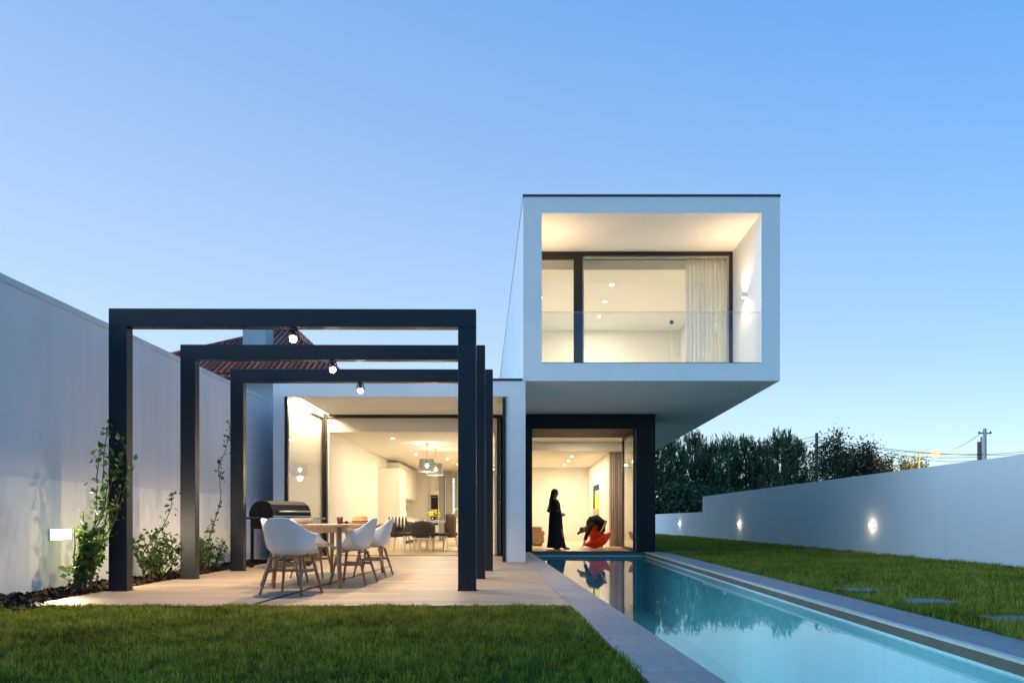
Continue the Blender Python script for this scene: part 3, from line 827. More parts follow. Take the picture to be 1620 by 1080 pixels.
for k in range(26):
    a=rng.uniform(0,6.28); d=Vector((math.cos(a),math.sin(a),rng.uniform(.1,.8))); c=Vector((d.x*.10,d.y*.10,.12)); s=Vector((-math.sin(a),math.cos(a),0))*.025
    lv.add([c,c+d*.08+s,c+d*.16,c+d*.08-s],[(0,1,2,3)])
lv.build('leaves', simple('flower_leaves',(.10,.22,.03),.6), t)
# pendants
mshade = bpy.data.materials.new('smoked_shade'); mshade.use_nodes=True; nt=mshade.node_tree
pb = nt.nodes['Principled BSDF']; pb.inputs['Base Color'].default_value=(.10,.10,.095,1); pb.inputs['Roughness'].default_value=.25
tt_ = N(nt,'ShaderNodeBsdfTransparent'); tt_.inputs['Color'].default_value=(.50,.52,.50,1); mx=N(nt,'ShaderNodeMixShader'); mx.inputs[0].default_value=.35
nt.links.new(pb.outputs[0],mx.inputs[1]); nt.links.new(tt_.outputs[0],mx.inputs[2]); nt.links.new(mx.outputs[0],nt.nodes['Material Output'].inputs['Surface'])
for i,(x,y,l) in enumerate([(-2.24,17.98,'nearer of the two smoked glass drum pendants over the dining table'),(-2.17,19.3,'farther of the two smoked glass drum pendants, partly behind the nearer one')]):
    t = thing('pendant_lamp', l, 'pendant lamp', (x,y,2.831), 0, 'drum pendants over the dining table')
    MB().lathe([(0,0),(.06,-.0),(.06,-.025),(0,-.03)],20).build('ceiling_rose', M['steel'], t, smooth=False)
    MB().tube([(0,0,-.03),(0,0,-.44)],.004,6).build('cord', M['wire'], t)
    sh = MB().lathe([(.195,-.42),(.235,-.75)],36).build('lamp_shade', mshade, t, smooth=True)
    MB().tube([(-.195,0,-.425),(.195,0,-.425)],.004,6).tube([(0,-.195,-.425),(0,.195,-.425)],.004,6).tube([(0,0,-.42),(0,0,-.53)],.018,10).build('holder', M['steel'], sh)
    MB().ellipsoid((0,0,-.585),(.045,.045,.055),14,10).build('bulb', M['bulb'], t, smooth=True)
    lamp('bulb_light','POINT',(0,0,-.83),PEND,WARM,t,.06)
for i,(x,y,l) in enumerate([(-2.13,22.6,'bright ceiling light in the dining room just left of the pergola post'),
        (-1.95,24.6,'small ceiling light farther back in the dining room near the pergola post'),
        (-2.95,16.9,'ceiling light near the left wall of the dining room'),(-1.1,17.4,'ceiling light behind the pergola post in the dining room'),
        (-2.95,21.0,'ceiling light near the kitchen cabinets'),(-1.1,20.6,'ceiling light towards the right wall of the dining room')]):
    downlight(x,y,2.831,l,'downlights of the dining room',DIN*(5 if i<2 else 1))
# lit strip along the left ceiling edge of the terrace recess
t = thing('strip_light','thin lit strip light along the left ceiling edge of the terrace recess','strip light',(-4.17,14.45,3.213))
MB().box(-.02,.02,-1.08,1.05,-.012,-.001).build('housing', M['whitelac'], t)
MB().add([(-.014,-1.07,-.0135),(.014,-1.07,-.0135),(.014,1.04,-.0135),(-.014,1.04,-.0135)],[(3,2,1,0)]).build('diffuser', M['glowface'], t)
lamp('lamp_light','AREA',(0,0,-.02),LEDW,(1,.78,.46),t,.03,(0,rad(24),0),size_y=2.1)
# up and down wall lamps
def updown(x,y,z,side,label,grp,e):
    t = thing('wall_lamp', label, 'wall lamp', (x,y,z), 0, grp)
    s=side
    MB().box(min(0,s*.09),max(0,s*.09),-.045,.045,-.05,.05).build('body', M['whitelac'], t, bevel=.004)
    for d in (-1,1):
        f=[(0,1,2,3)] if d>0 else [(3,2,1,0)]
        MB().add([(s*.015,-.035,d*.0515),(s*.08,-.035,d*.0515),(s*.08,.035,d*.0515),(s*.015,.035,d*.0515)],f if s>0 else [f[0][::-1]]).build('lens', M['glowface'], t)
        lamp('lamp_light','SPOT',(s*.055,0,d*.07),e,(1,.64,.32),t,.04,(0,0,0) if d<0 else (math.pi,0,0),rad(150)); COL.objects[-1].data.spot_blend=1
    return t
updown(-.41,17.3,2.15,-1,'lit wall lamp on the dining room right wall, seen past the pergola posts','up and down wall lamps',6)
updown(IR(14.25)-.006,14.25,5.50,-1,'lit up and down wall lamp on the right side of the upper balcony','up and down wall lamps',UPD)
updown(IL(14.25)+.006,14.25,5.50,1,'up and down wall lamp on the hidden left side of the upper balcony','up and down wall lamps',UPD)
# kitchen
t = thing('kitchen_cabinet','tall pale kitchen cupboard against the dining room left wall','cabinet',(-4.195,22.2,.005))
MB().box(0,.62,-.6,.6,0,2.45).build('carcass', M['kit'], t); 
for s in (-.3,.3): MB().box(.6205,.638,s-.295,s+.295,.08,2.43).build('door', M['kit'], t, bevel=.003)
t = thing('kitchen_counter','pale kitchen counter under the range hood','counter',(-4.195,24.4,.005))
MB().box(0,.62,-1.55,3.0,.1,.87).build('base_cabinet', M['kit'], t); MB().box(-.0,.65,-1.57,3.02,.871,.91).build('worktop', M['worktop'], t)
for k in range(7): MB().box(.6205,.636,-1.53+.65*k,-.90+.65*k,.13,.86).build('door', M['kit'], t, bevel=.003)
t = thing('kitchen_wall_unit','cream wall cupboards over the kitchen counter','cabinet',(-4.195,24.2,1.55))
MB().box(0,.40,-1.3,3.0,0,1.2).build('carcass', M['kit'], t)
for k in range(6): MB().box(.4005,.416,-1.28+.71*k,-.59+.71*k,.01,1.19).build('door', M['kit'], t, bevel=.003)
t = thing('range_hood','thin dark range hood below the kitchen wall cupboards','range hood',(-4.15,23.9,1.50))
MB().box(.0,.62,-.35,.35,0,.045).build('body', M['steel'], t, bevel=.004)
t = thing('oil_bottle','tall yellow bottle standing on the kitchen counter','bottle',(-3.75,23.4,.916))
MB().lathe([(0,0),(.045,0),(.048,.01),(.048,.26),(.02,.33),(.017,.42),(0,.42)],20).build('body', simple('yellow_glass',(.62,.42,.04),.2), t, smooth=True)
MB().lathe([(0,.421),(.019,.421),(.019,.46),(0,.46)],14).build('cap', M['steel'], t)
t = thing('flower_vase','slim vase with a spray of white blossom beside the yellow bottle','vase',(-3.72,23.75,.916))
MB().lathe([(0,0),(.05,0),(.06,.08),(.035,.2),(.04,.22),(.034,.22),(.03,.2),(0,.02)],20).build('body', M['whitelac'], t, smooth=True)
st=MB(); bl=MB()
for k in range(9):
    a=rng.uniform(0,6.28); L=rng.uniform(.22,.42); lean=rng.uniform(.1,.5)
    p=[Vector((0,0,.2)),Vector((math.cos(a)*lean*L*.5,math.sin(a)*lean*L*.5,.2+L*.6)),Vector((math.cos(a)*lean*L,math.sin(a)*lean*L,.2+L))]
    st.tube(p,.003,5)
    for q in range(6):
        c=p[1].lerp(p[2],rng.uniform(.1,1))+Vector(rng.normal(0,.02,3)); bl.ellipsoid(c,(.016,.016,.013),6,4)
st.build('stems', M['stem'], t); bl.build('blossom', M['whitelac'], t)
t = thing('oven_tower','dark framed appliance tower at the back of the kitchen','oven',(-3.31,27.7,.005))
MB().box(0,.33,0,.29,0,1.98).build('carcass', M['kit'], t)
for z in (.62,1.25): MB().box(.02,.31,-.02,-.001,z,z+.58).build('door', M['black'], t, bevel=.004); 
for z in (1.12,1.75): MB().tube([(.05,-.021,z),(.05,-.05,z),(.28,-.05,z),(.28,-.021,z)],.008,8).build('handle', M['steel'], t)
t = thing('added_screen','long grey added screen panels that dim the garden window behind the dining table','screen',(-2.13,27.93,.0))  # grey panels added to hold back the bright sky behind the window
for k,(a,b2) in enumerate(((-.86,-.68),(-.60,-.30),(-.22,-.10))): MB().box(a,b2,-.015,.015,.03,2.78).build('added_panel', M['screen'], t)
wf = hp(MB().box(-2.799,-2.76,28.02,28.1,.301,2.599).box(-2.30,-2.261,28.02,28.1,.301,2.599).box(-2.76,-2.30,28.02,28.1,2.56,2.599).box(-2.76,-2.30,28.02,28.1,.301,.34), 'window', M['darkframe'])
MB().box(-2.76,-2.30,28.05,28.06,.34,2.56).build('pane', M['glass'], wf, world=True)
t = thing('mixer_tap','white arched tap at the dining room window counter','tap',(-1.85,21.8,.86))
MB().tube([(0,0,0),(0,0,.24),(.03,0,.30),(.09,0,.32),(.15,0,.29),(.16,0,.23)],.016,10).build('spout', M['whitelac'], t, smooth=True)
MB().tube([(0,0,.06),(-.06,0,.10)],.010,8).build('lever', M['whitelac'], t, smooth=True)
t2 = thing('sideboard','low white sideboard behind the dining table','sideboard',(-1.6,21.8,.005))
MB().box(-.5,.6,-.25,.25,.06,.855).build('carcass', M['kit'], t2, bevel=.004)
for k in (0,1): MB().box(-.49+.55*k,.04+.55*k,-.268,-.2505,.08,.84).build('door', M['kit'], t2, bevel=.003)
# ------------------------------------------------------------------ living room
for i,(x,y,l) in enumerate([(1.96,22.3,'nearest of the three living room ceiling lights'),(1.98,24.0,'middle of the three living room ceiling lights'),(1.97,25.7,'farthest of the three living room ceiling lights')]):
    downlight(x,y,2.90,l,'row of ceiling lights in the living room',LIV)
downlight(1.95,19.46,3.181,'added fill light out of sight just inside the living room opening, above the standing woman','row of ceiling lights in the living room',LIV*.8)  # extra fill lamp, hidden from view by the portal head
t = thing('sofa','tan leather sofa end at the left of the living room','sofa',(.52,22.6,.008))
MB().box(-.42,.50,-1.0,1.0,.07,.30).build('base', M['tan'], t, bevel=.04)
for k in (-.5,.5): MB().box(-.22,.52,k-.48,k+.48,.302,.47).build('seat_cushion', M['tan'], t, bevel=.05)
MB().box(-.44,-.23,-1.0,1.0,.301,.80).build('backrest', M['tan'], t, bevel=.06)
MB().box(-.40,.42,-1.14,-1.002,.07,.60).build('armrest', M['tan'], t, bevel=.04)
for sx in (-.36,.42):
    for sy in (-.92,.92): MB().tube([(sx,sy,0),(sx,sy,.07)],.02,8).build('foot', M['black'], t)
b=MB(); pr=[]
n=60
for i in range(n+1):
    u=i/n; pr.append((3.03+.40*u, 20.95+.055*math.sin(u*38)+.02*math.sin(u*17)))
vs=[(x,y,.02) for x,y in pr]+[(x,y,2.89) for x,y in pr]
o=b.add(vs,[(i,i+1,n+2+i,n+1+i) for i in range(n)]).build('curtain', simple('taupe_curtain',(.72,.62,.56),.9,var=.06), smooth=True, solid=.004, origin=(3.23,20.95,.02))
tag(o,'grey taupe curtain gathered at the right of the living room opening','curtain')
# ------------------------------------------------------------------ upper room
for i,(x,y,l) in enumerate([(2.43,16.6,'nearest of the three upstairs ceiling lights'),(2.44,17.9,'middle of the three upstairs ceiling lights'),(2.45,19.2,'farthest of the three upstairs ceiling lights')]):
    downlight(x,y,6.53,l,'row of ceiling lights in the upstairs room',UPR,(1,.85,.60))
pr=[];n=110
for i in range(n+1):
    u=i/n; pr.append((3.93+.93*u, 15.46+.045*math.sin(u*62)+.018*math.sin(u*23+1)))
m,nt,b_ = mat('sheer_white_curtain'); b_.inputs['Base Color'].default_value=(.86,.86,.85,1); b_.inputs['Roughness'].default_value=.9
tl=N(nt,'ShaderNodeBsdfTranslucent'); tl.inputs['Color'].default_value=(.85,.85,.83,1); mx=N(nt,'ShaderNodeMixShader'); mx.inputs[0].default_value=.4
nt.links.new(b_.outputs[0],mx.inputs[1]); nt.links.new(tl.outputs[0],mx.inputs[2]); nt.links.new(mx.outputs[0],nt.nodes['Material Output'].inputs['Surface'])
vs=[(x,y,3.91) for x,y in pr]+[(x,y,6.70) for x,y in pr]
o=MB().add(vs,[(i,i+1,n+2+i,n+1+i) for i in range(n)]).build('curtain', m, smooth=True, origin=(4.4,15.46,3.91))
tag(o,'sheer white pleated curtain at the right of the upstairs window','curtain')
t = thing('floor_lamp','thin floor lamp with a small dark head in the upstairs room','floor lamp',(4.42,18.9,3.897))
MB().lathe([(0,0),(.13,0),(.13,.02),(0,.024)],24).build('base', M['steel'], t); MB().tube([(0,0,.02),(0,0,2.35)],.009,8).build('pole', M['steel'], t)
MB().lathe([(0,2.44),(.045,2.43),(.06,2.35),(0,2.35)],18).build('head', M['black'], t)

# ------------------------------------------------------------------ people
def skin_mesh(name, nodes, edges, mtl, parent, extra=None, sub=2):
    """nodes: [(co, radius)]; grows one continuous surface over the skeleton"""
    me = bpy.data.meshes.new(name); me.from_pydata([tuple(n[0]) for n in nodes], edges, [])
    o = bpy.data.objects.new(name, me); COL.objects.link(o)
    md = o.modifiers.new('skin','SKIN'); md.use_smooth_shade=True
    if not me.skin_vertices:
        bm=bmesh.new(); bm.from_mesh(me); bm.verts.layers.skin.verify(); bm.to_mesh(me); bm.free()
    for i,n in enumerate(nodes):
        s=me.skin_vertices[0].data[i]; r=n[1]; s.radius = r if isinstance(r,tuple) else (r,r)
        s.use_root = (i==0)
    md2=o.modifiers.new('sub','SUBSURF'); md2.levels=sub; md2.render_levels=sub
    dg=bpy.context.evaluated_depsgraph_get(); dg.update()
    new=bpy.data.meshes.new_from_object(o.evaluated_get(dg))
    bpy.data.objects.remove(o)
    new.name=name
    ms = mtl if isinstance(mtl,list) else [mtl]
    new.materials.clear()
    for mm in ms: new.materials.append(mm)
    if extra:       # eyes and mouth set into the head, same mesh
        bm=bmesh.new(); bm.from_mesh(new)
        for c,r in extra:
            ret=bmesh.ops.create_uvsphere(bm,u_segments=8,v_segments=6,radius=1.0)
            for v in ret['verts']: v.co = Vector((v.co.x*r[0],v.co.y*r[1],v.co.z*r[2]))+Vector(c)
            for f in {f for v in ret['verts'] for f in v.link_faces}: f.material_index=1; f.smooth=True
        bm.to_mesh(new); bm.free()
    o=bpy.data.objects.new(name,new); COL.objects.link(o)
    if parent is not None: o.parent=parent
    return o
def V3(*a): return Vector(a)
class Fig:
    def __init__(s): s.n=[]; s.e=[]
    def node(s, p, r, link=None):
        s.n.append((Vector(p), r)); i=len(s.n)-1
        if link is not None: s.e.append((link,i))
        return i
    def chain(s, start, pts):
        i=start
        for p,r in pts: i=s.node(p,r,i)
        return i
    def hand(s, wrist, fwd, side, curl):
        """palm, four unequal curled fingers and a thumb from the side of the palm"""
        w=s.n[wrist][0]; f=fwd.normalized(); sd=side.normalized(); cu=curl.normalized()
        palm=s.node(w+f*.045,(.030,.016),wrist)
        for k,(off,L) in enumerate(((-.027,.062),(-.009,.075),(.009,.070),(.027,.055))):
            a=s.node(w+f*.088+sd*off,.010,palm)
            b2=s.node(w+f*(.088+L*.5)+sd*off*1.1+cu*L*.10,.009,a)
            s.node(w+f*(.088+L*.92)+sd*off*1.15+cu*L*.35,.0075,b2)
        a=s.node(w+f*.035-sd*.036+cu*.008,.012,palm); b2=s.node(w+f*.060-sd*.056+cu*.018,.010,a); s.node(w+f*.085-sd*.062+cu*.03,.008,b2)
def head(fig, neck, base, up, face, scale=1.0):
    """head on the neck: skull, jaw, chin and nose"""
    a=fig.node(base, .046*scale, neck)
    b2=fig.node(base+up*.055+face*.018,(.066*scale,.068*scale),a)
    c=fig.node(base+up*.115+face*.012,(.074*scale,.086*scale),b2)
    d=fig.node(base+up*.175+face*.002,(.058*scale,.066*scale),c)
    nz=fig.node(base+up*.085+face*.088,.011,b2); fig.node(base+up*.070+face*.106,.009,nz)
    side=up.cross(face).normalized()
    for s in (-1,1): fig.node(base+up*.090+side*s*.078-face*.005,.012,b2)
    eyes=[(base+up*.105+face*.082+side*s*.030,(.012,.012,.008)) for s in (-1,1)]
    eyes.append((base+up*.040+face*.078,(.018,.018,.006)))
    return eyes
# woman standing, facing right towards the dancer
t = thing('person','woman with long dark hair standing in a long black dress, hands clasped before her','person',(1.20,18.75,.010))
f=Fig(); up=V3(0,0,1); fc=V3(.92,.30,-.05).normalized()
pel=f.node(V3(0,0,.90),(.145,.105))
sp1=f.node(V3(-.01,0,1.08),(.115,.085),pel); ch=f.node(V3(-.03,0,1.24),(.135,.095),sp1); nb=f.node(V3(-.035,0,1.345),(.085,.065),ch)
nk=f.node(V3(-.025,0,1.40),.044,nb)
ey=head(f,nk,V3(-.012,0,1.445),up,fc)
sd=V3(-.30,.92,0)
for s in (-1,1):
    hp_=f.node(sd*s*.085+V3(0,0,.86),.088,pel)
    fw=.17 if s<0 else -.03
    kn=f.node(sd*s*.09+V3(fw*.7,0,.47),.056,hp_); an=f.node(sd*s*.09+V3(fw,0,.085),.036,kn)
    hl=f.node(sd*s*.09+V3(fw+.01,0,.045),.036,an); to=f.node(sd*s*.09+fc*.13+V3(fw+.02,0,.030),(.040,.024),hl); f.node(sd*s*.09+fc*.185+V3(fw+.02,0,.022),(.032,.016),to)
    sh=f.node(sd*s*.165+V3(-.04,0,1.315),.055,ch)
    el=f.node(sd*s*.235+V3(-.115,0,1.065),.040,sh)
    wr=f.node(sd*s*.085+V3(.115,0,.985),.026,el)
    f.hand(wr,(V3(.10,0,0)-sd*s*.05+V3(0,0,-.03)),V3(0,0,1)*s*-1,-sd*s)
skin_mesh('body',f.n,f.e,[M['skin'],M['black']],t,ey)
# dress: closed at the neckline, flowing to the floor behind
R=[(1.375,.070,.062,-.032),(1.345,.150,.095,-.036),(1.27,.185,.140,-.032),(1.12,.160,.145,-.015),(1.02,.160,.155,-.005),(.90,.190,.175,.0),(.70,.19,.185,.0),(.45,.20,.205,.01),(.22,.21,.23,.02),(.05,.23,.26,.03)]
rings=[]
for z,ry,rx,cx_ in R:
    k=(1.37-z)/1.3
    rings.append([V3(cx_,0,z)+V3(.95,.30,0).normalized()*math.cos(a)*rx*(1+.07*k*math.sin(7*a+3*z))+sd.normalized()*math.sin(a)*ry*(1+.06*k*math.cos(9*a)) for a in [2*math.pi*q/40 for q in range(40)]])
MB().rings(rings[::-1],cap=False).build('dress',M['dress'],t,smooth=True,solid=.006)
for s in (-1,1):
    a=sd*s*.150+V3(-.04,0,1.325); b2=sd*s*.240+V3(-.118,0,1.06); c=sd*s*.105+V3(.085,0,.992)
    MB().tube([a,a.lerp(b2,.5),b2,b2.lerp(c,.5),c],[.068,.058,.054,.050,.046],14,cap=False).build('sleeve',M['dress'],t,smooth=True,solid=.004)
hr=MB(); 
hrr=[]
for z,rx,ry,cx_ in [(1.665,.02,.02,-.02),(1.650,.065,.062,-.022),(1.60,.092,.088,-.028),(1.54,.088,.092,-.045),(1.47,.070,.090,-.075),(1.38,.062,.105,-.105),(1.25,.055,.115,-.125),(1.12,.046,.10,-.135),(1.02,.030,.07,-.14),(.97,.01,.03,-.14)]:
    hrr.append([V3(cx_,0,z)+fc*math.cos(a)*rx*(1+.05*math.sin(11*a))+sd.normalized()*math.sin(a)*ry*(1+.05*math.cos(13*a)) for a in [2*math.pi*q/28 for q in range(28)]])
MB().rings(hrr[::-1]).build('hair',M['haird'],t,smooth=True)

# spinning top chair tipped over with a person lying back in it
SX,SYY=2.44,19.75
t = thing('spinning_chair','orange spinning top chair tipped on its rim with a person in it','chair',(SX,SYY,.008))
prof=[(0,0),(.10,.0),(.20,.035),(.33,.115),(.44,.215),(.462,.25),(.452,.272),(.40,.262),(.28,.265),(.215,.315),(.195,.40),(.215,.50),(.275,.60),(.285,.62),(.265,.622),(.20,.55),(.14,.47),(0,.43)]
ml=MB().lathe(prof,48)
ml.xform(Matrix.Rotation(rad(-25),4,'Y'))
mz=min(p.z for p in ml.v); ml.xform(Matrix.Translation((.14,0,-mz)))
ml.build('shell',M['orange'],t,smooth=True)
t = thing('person','person in black seated in the orange chair, bending over with one arm to the floor','person',(2.40,19.62,.008))
f=Fig()
pel=f.node(V3(.13,.04,.56),(.135,.115)); sp1=f.node(V3(.13,.02,.72),(.12,.10),pel); sp2=f.node(V3(.04,.0,.80),(.125,.105),sp1); ch=f.node(V3(-.10,-.02,.76),(.135,.105),sp2); nb=f.node(V3(-.20,-.03,.68),(.085,.07),ch)
nk=f.node(V3(-.245,-.03,.63),.045,nb)
hu=V3(-.72,-.06,-.62).normalized(); hf=V3(-.35,-.45,-.55).normalized(); hf=(hf-hu*hf.dot(hu)).normalized()
ey=head(f,nk,V3(-.275,-.03,.605),hu,hf)
for s in (-1,1):        # legs folded over the far side of the seat, feet on the floor
    h=f.node(V3(.12+s*.07,.12,.53),.088,pel); kn=f.node(V3(.06+s*.10,.50,.56),.056,h); an=f.node(V3(.12+s*.10,.56,.09),.036,kn)
    hl=f.node(V3(.12+s*.10,.56,.04),.036,an); to=f.node(V3(.13+s*.10,.44,.030),(.040,.024),hl); f.node(V3(.14+s*.10,.37,.022),(.030,.016),to)
sh=f.node(V3(-.15,-.17,.66),.054,ch); el=f.node(V3(-.265,-.20,.40),.040,sh); wr=f.node(V3(-.345,-.20,.17),.026,el)
f.hand(wr,V3(-.25,0,-.75),V3(0,1,0),V3(-1,0,.1))
sh=f.node(V3(.03,.15,.82),.054,ch); el=f.node(V3(.31,-.06,.77),.040,sh); wr=f.node(V3(.17,-.24,.55),.028,el)
f.hand(wr,V3(-.45,-.15,-.55),V3(.3,-.8,.2),V3(-.2,.2,-1))
skin_mesh('body',f.n,f.e,[M['skin'],M['black']],t,ey)
def sleeve(name,m,pts,rs,s=14): return MB().tube(pts,rs,s,cap=False).build(name,m,t,smooth=True,solid=.004)
tor=[V3(.13,.04,.50),V3(.135,.035,.62),V3(.125,.02,.73),V3(.04,.0,.805),V3(-.10,-.02,.762),V3(-.18,-.028,.69),V3(-.22,-.03,.65)]
MB().tube(tor,[.150,.158,.152,.158,.160,.120,.07],22,cap=False).build('shirt',M['dress'],t,smooth=True,solid=.005)
sleeve('sleeve',M['dress'],[V3(-.12,-.12,.69),V3(-.155,-.175,.65),V3(-.265,-.20,.40),V3(-.325,-.20,.24)],[.078,.070,.058,.046])
sleeve('sleeve',M['dress'],[V3(-.02,.11,.80),V3(.08,.12,.815),V3(.20,.03,.79)],[.080,.070,.058])
for s in (-1,1): sleeve('trouser_leg',M['dress'],[V3(.12+s*.07,.10,.53),V3(.06+s*.10,.50,.57),V3(.09+s*.10,.545,.30),V3(.12+s*.10,.56,.10)],[.11,.080,.070,.062])
rot=Matrix((V3(*hu.cross(hf)),hf,hu)).transposed()
hc=V3(-.275,-.03,.605)+hu*.125-hf*.02
hb=MB().ellipsoid(hc,(.092,.092,.088),18,12,rot)
tp=hc+hu*.05
for k in range(9):
    a=k*.7; d=(hu*.6+V3(-.25,math.sin(a)*.3,-.25+.25*math.cos(a))).normalized()
    hb.tube([tp+V3(0,math.sin(a)*.04,math.cos(a)*.03),tp+d*.08+V3(0,math.sin(a)*.03,0),tp+d*.15],[.030,.022,.004],7)
hb.build('hair',M['hairr'],t,smooth=True)
# abstract picture on the living room right wall
t = thing('wall_picture','tall abstract picture with black, yellow-green and tan blocks on the living room right wall','picture',(3.035,24.35,1.50))
MB().box(-.035,-.002,-.85,.85,-.57,.57).build('canvas', M['whitelac'], t)
for (y0,y1,z0,z1,m) in ((-.85,.85,.36,.57,'dress'),(.30,.85,-.28,.36,'dress'),(-.85,.30,-.28,.22,'neon'),(-.85,.85,-.57,-.28,'beige_cloth')):
    MB().box(-.041,-.036,y0+.002,y1-.002,z0+.002,z1-.002).build('painted_block', M[m], t)
# ------------------------------------------------------------------ plants
def leaf_quads(C, D, S, size, ratio=.45, rng=None, fold=0):
    """C centres, D leaf directions, S sideways vectors -> diamond leaves"""
    n=len(C); L=size[:,None]
    V=np.stack([C, C+D*L*.45+S*L*ratio*.5, C+D*L, C+D*L*.45-S*L*ratio*.5],1).reshape(-1,3)
    F=np.arange(n*4).reshape(n,4); return V,F
def unit(a): return a/np.maximum(1e-9,np.linalg.norm(a,axis=1,keepdims=True))
def side_of(D,rng):
    r=rng.normal(size=D.shape); s=np.cross(D,r); return unit(s)
def climber(x,y,seed,label,sc,hmax,post,xmin=-9):
    rng=np.random.default_rng(seed)
    t=thing('climbing_plant',label,'climbing plant',(x,y,-.02),0,'climbing plants along the left wall')
    st=MB(); C=[];D=[]
    for k in range(int(15*sc)+6):
        a=rng.uniform(0,2*math.pi); p=Vector((rng.normal(0,.05),rng.normal(0,.09),0)); 
        h=rng.uniform(.45,1.0)*.85*sc; d=Vector((math.cos(a)*.40,math.sin(a)*.42,1)).normalized()
        climb = k<post
        if climb: h=hmax*(.75+.25*rng.uniform()) if k else hmax
        n=max(6,int(h/.07)); pts=[p.copy()]
        for i in range(n):
            d=(d+Vector(rng.normal(0,.16,3))+Vector((0,0,.10))).normalized()
            if climb and p.z>.3: 
                tx = (.28 if (k%2)==0 else .47)+.07*math.sin(p.z*4+k*2.1)
                d=(d+Vector((tx-p.x,(.07-p.y)*1.2,.45))*.9).normalized()
            p=p+d*(h/n)
            p.x=max(p.x,WL(y)-x+.04)
            if p.x<xmin: d.x=abs(d.x)+.15; p.x+=.02
            if xmin>-9: p.y=max(p.y,-.04)
            pts.append(p.copy())
            dens = 4 if not climb else 4
            if i>1 and not(climb and rng.uniform()<.35):
                for q in range(dens+(1 if p.z<.7 else 0)):
                    C.append(np.array(p)+rng.normal(0,.035,3)); D.append(rng.normal(size=3)+np.array([0,-.2,-.15]))
        st.tube(pts,[.010*(1-.75*i/n)+.0015 for i in range(n+1)],5)
    st.build('stem',M['stem'],t,smooth=True)
    C=np.array(C); D=unit(np.array(D)); S=side_of(D,rng)
    C[:,0]=np.maximum(C[:,0],WL(y)-x+.05)
    ok=~(((C[:,0]+x)/(C[:,1]+y)<-.636)&(C[:,2]>.32)); C,D,S=C[ok],D[ok],S[ok]      # cut back clear of the wall lamp
    V,F=leaf_quads(C,D,S,rng.uniform(.045,.098,len(C)),.60)
    V[:,0]=np.maximum(V[:,0],WL(y)-x+.012)
    raw_mesh('leaves',V,F,M['vine'],parent=t,attr=rng.uniform(0,1,len(F)))
climber(-4.86,7.62,3,'largest climbing plant, scrambling up the nearest pergola post beside the wall lamp',1.12,2.0,6,-.01)
climber(-4.82,9.22,8,'bushy climbing plant at the foot of the middle pergola post',.88,1.35,1)
climber(-4.82,10.75,13,'climbing plant at the farthest pergola post, one shoot reaching its top',.74,2.5,1)
# bark chips
rng=np.random.default_rng(21)
n=5200; y=rng.uniform(5.9,13.2,n); x0=WL(y)+.01; x1=np.where(y<6.45,-4.28,-4.63); x=x0+(x1-x0)*rng.uniform(0,1,n)
C=np.stack([x,y,rng.uniform(-.015,.035,n)],1); D=unit(rng.normal(size=(n,3))*[1,1,.45]); S=side_of(D,rng)
V,F=leaf_quads(C,D,S,rng.uniform(.03,.09,n),.6); tag(raw_mesh('bark_mulch',V,F,M['mulch'],attr=rng.uniform(0,1,n)**1.6),kind='stuff')

# lawns: blades of grass
def grass(name, X, Y, rng, h, w, keep=None):
    n=len(X)
    a=rng.uniform(0,2*math.pi,n); lean=np.abs(rng.normal(0,.50,n)); cl=.5+.25*np.sin(X*5.3+2.1*np.sin(Y*3.1))+.25*np.sin(Y*6.7+1.7*np.sin(X*4.3)); tab=rng.uniform(0,1,(97,89)); ce=tab[(np.floor(X/.062+.35*np.sin(Y*31)).astype(int))%97,(np.floor(Y/.075+.35*np.sin(X*37)).astype(int))%89]; hh=h*rng.uniform(.5,1.2,n)*(.55+.45*cl+.4*ce); ww=w*rng.uniform(.7,1.3,n)
    wx=np.cos(a+1.57)*ww/2; wy=np.sin(a+1.57)*ww/2
    lx=np.cos(a)*lean*hh; ly=np.sin(a)*lean*hh
    z0=np.full(n,zg)
    P=np.stack([np.stack([X-wx,Y-wy,z0],1),np.stack([X+wx,Y+wy,z0],1),
                np.stack([X+lx*.45+wx*.75,Y+ly*.45+wy*.75,z0+hh*.62],1),np.stack([X+lx*.45-wx*.75,Y+ly*.45-wy*.75,z0+hh*.62],1),
                np.stack([X+lx*1.25,Y+ly*1.25,z0+hh*(1-.18*lean)],1)],1).reshape(-1,3)
    b=np.arange(n)*5
    F=np.concatenate([np.stack([b,b+1,b+2],1),np.stack([b,b+2,b+3],1),np.stack([b+3,b+2,b+4],1)],0)
    r=rng.uniform(0,1,n); tone=.5*cl+.5*(.5+.5*np.sin(X*2.1+np.sin(Y*1.7)*1.3)*np.sin(Y*2.6+X*.7))
    r=np.clip(r*.45+tone*.35+ce*.42-.16,0,1)
    return tag(raw_mesh(name,P,F,M['grass'],attr=np.tile(r,3)),kind='stuff')
rng=np.random.default_rng(11)
n=135000; Y=2.3+4.1*rng.uniform(0,1,n)**.9; xr_=CL(Y)-.004
X=-6+(xr_+6)*rng.uniform(0,1,n); ok=(X>np.maximum(WL(Y)+.02,-.95*Y-.8))&~((Y>6.0+.35*(X+5.3)/.95)&(X<-4.35)); X,Y=X[ok],Y[ok]
ed=rng.uniform(DL(6)+.1,.5,5000); X=np.concatenate([X,ed]); Y=np.concatenate([Y,6.41-np.abs(rng.normal(0,.035,5000))])
grass('front_lawn',X,Y,rng,.060,.0085)
n=270000; Y=2.2+47*rng.uniform(0,1,n)**1.9; xa=CR(np.minimum(Y,18))+.0; xb=WR(Y)-.01
xa=np.where(Y>17.4,3.97+.0*Y,xa)
X=xa+(xb-xa)*rng.uniform(0,1,n)**1.15
ok=(X<.95*Y+1.6)
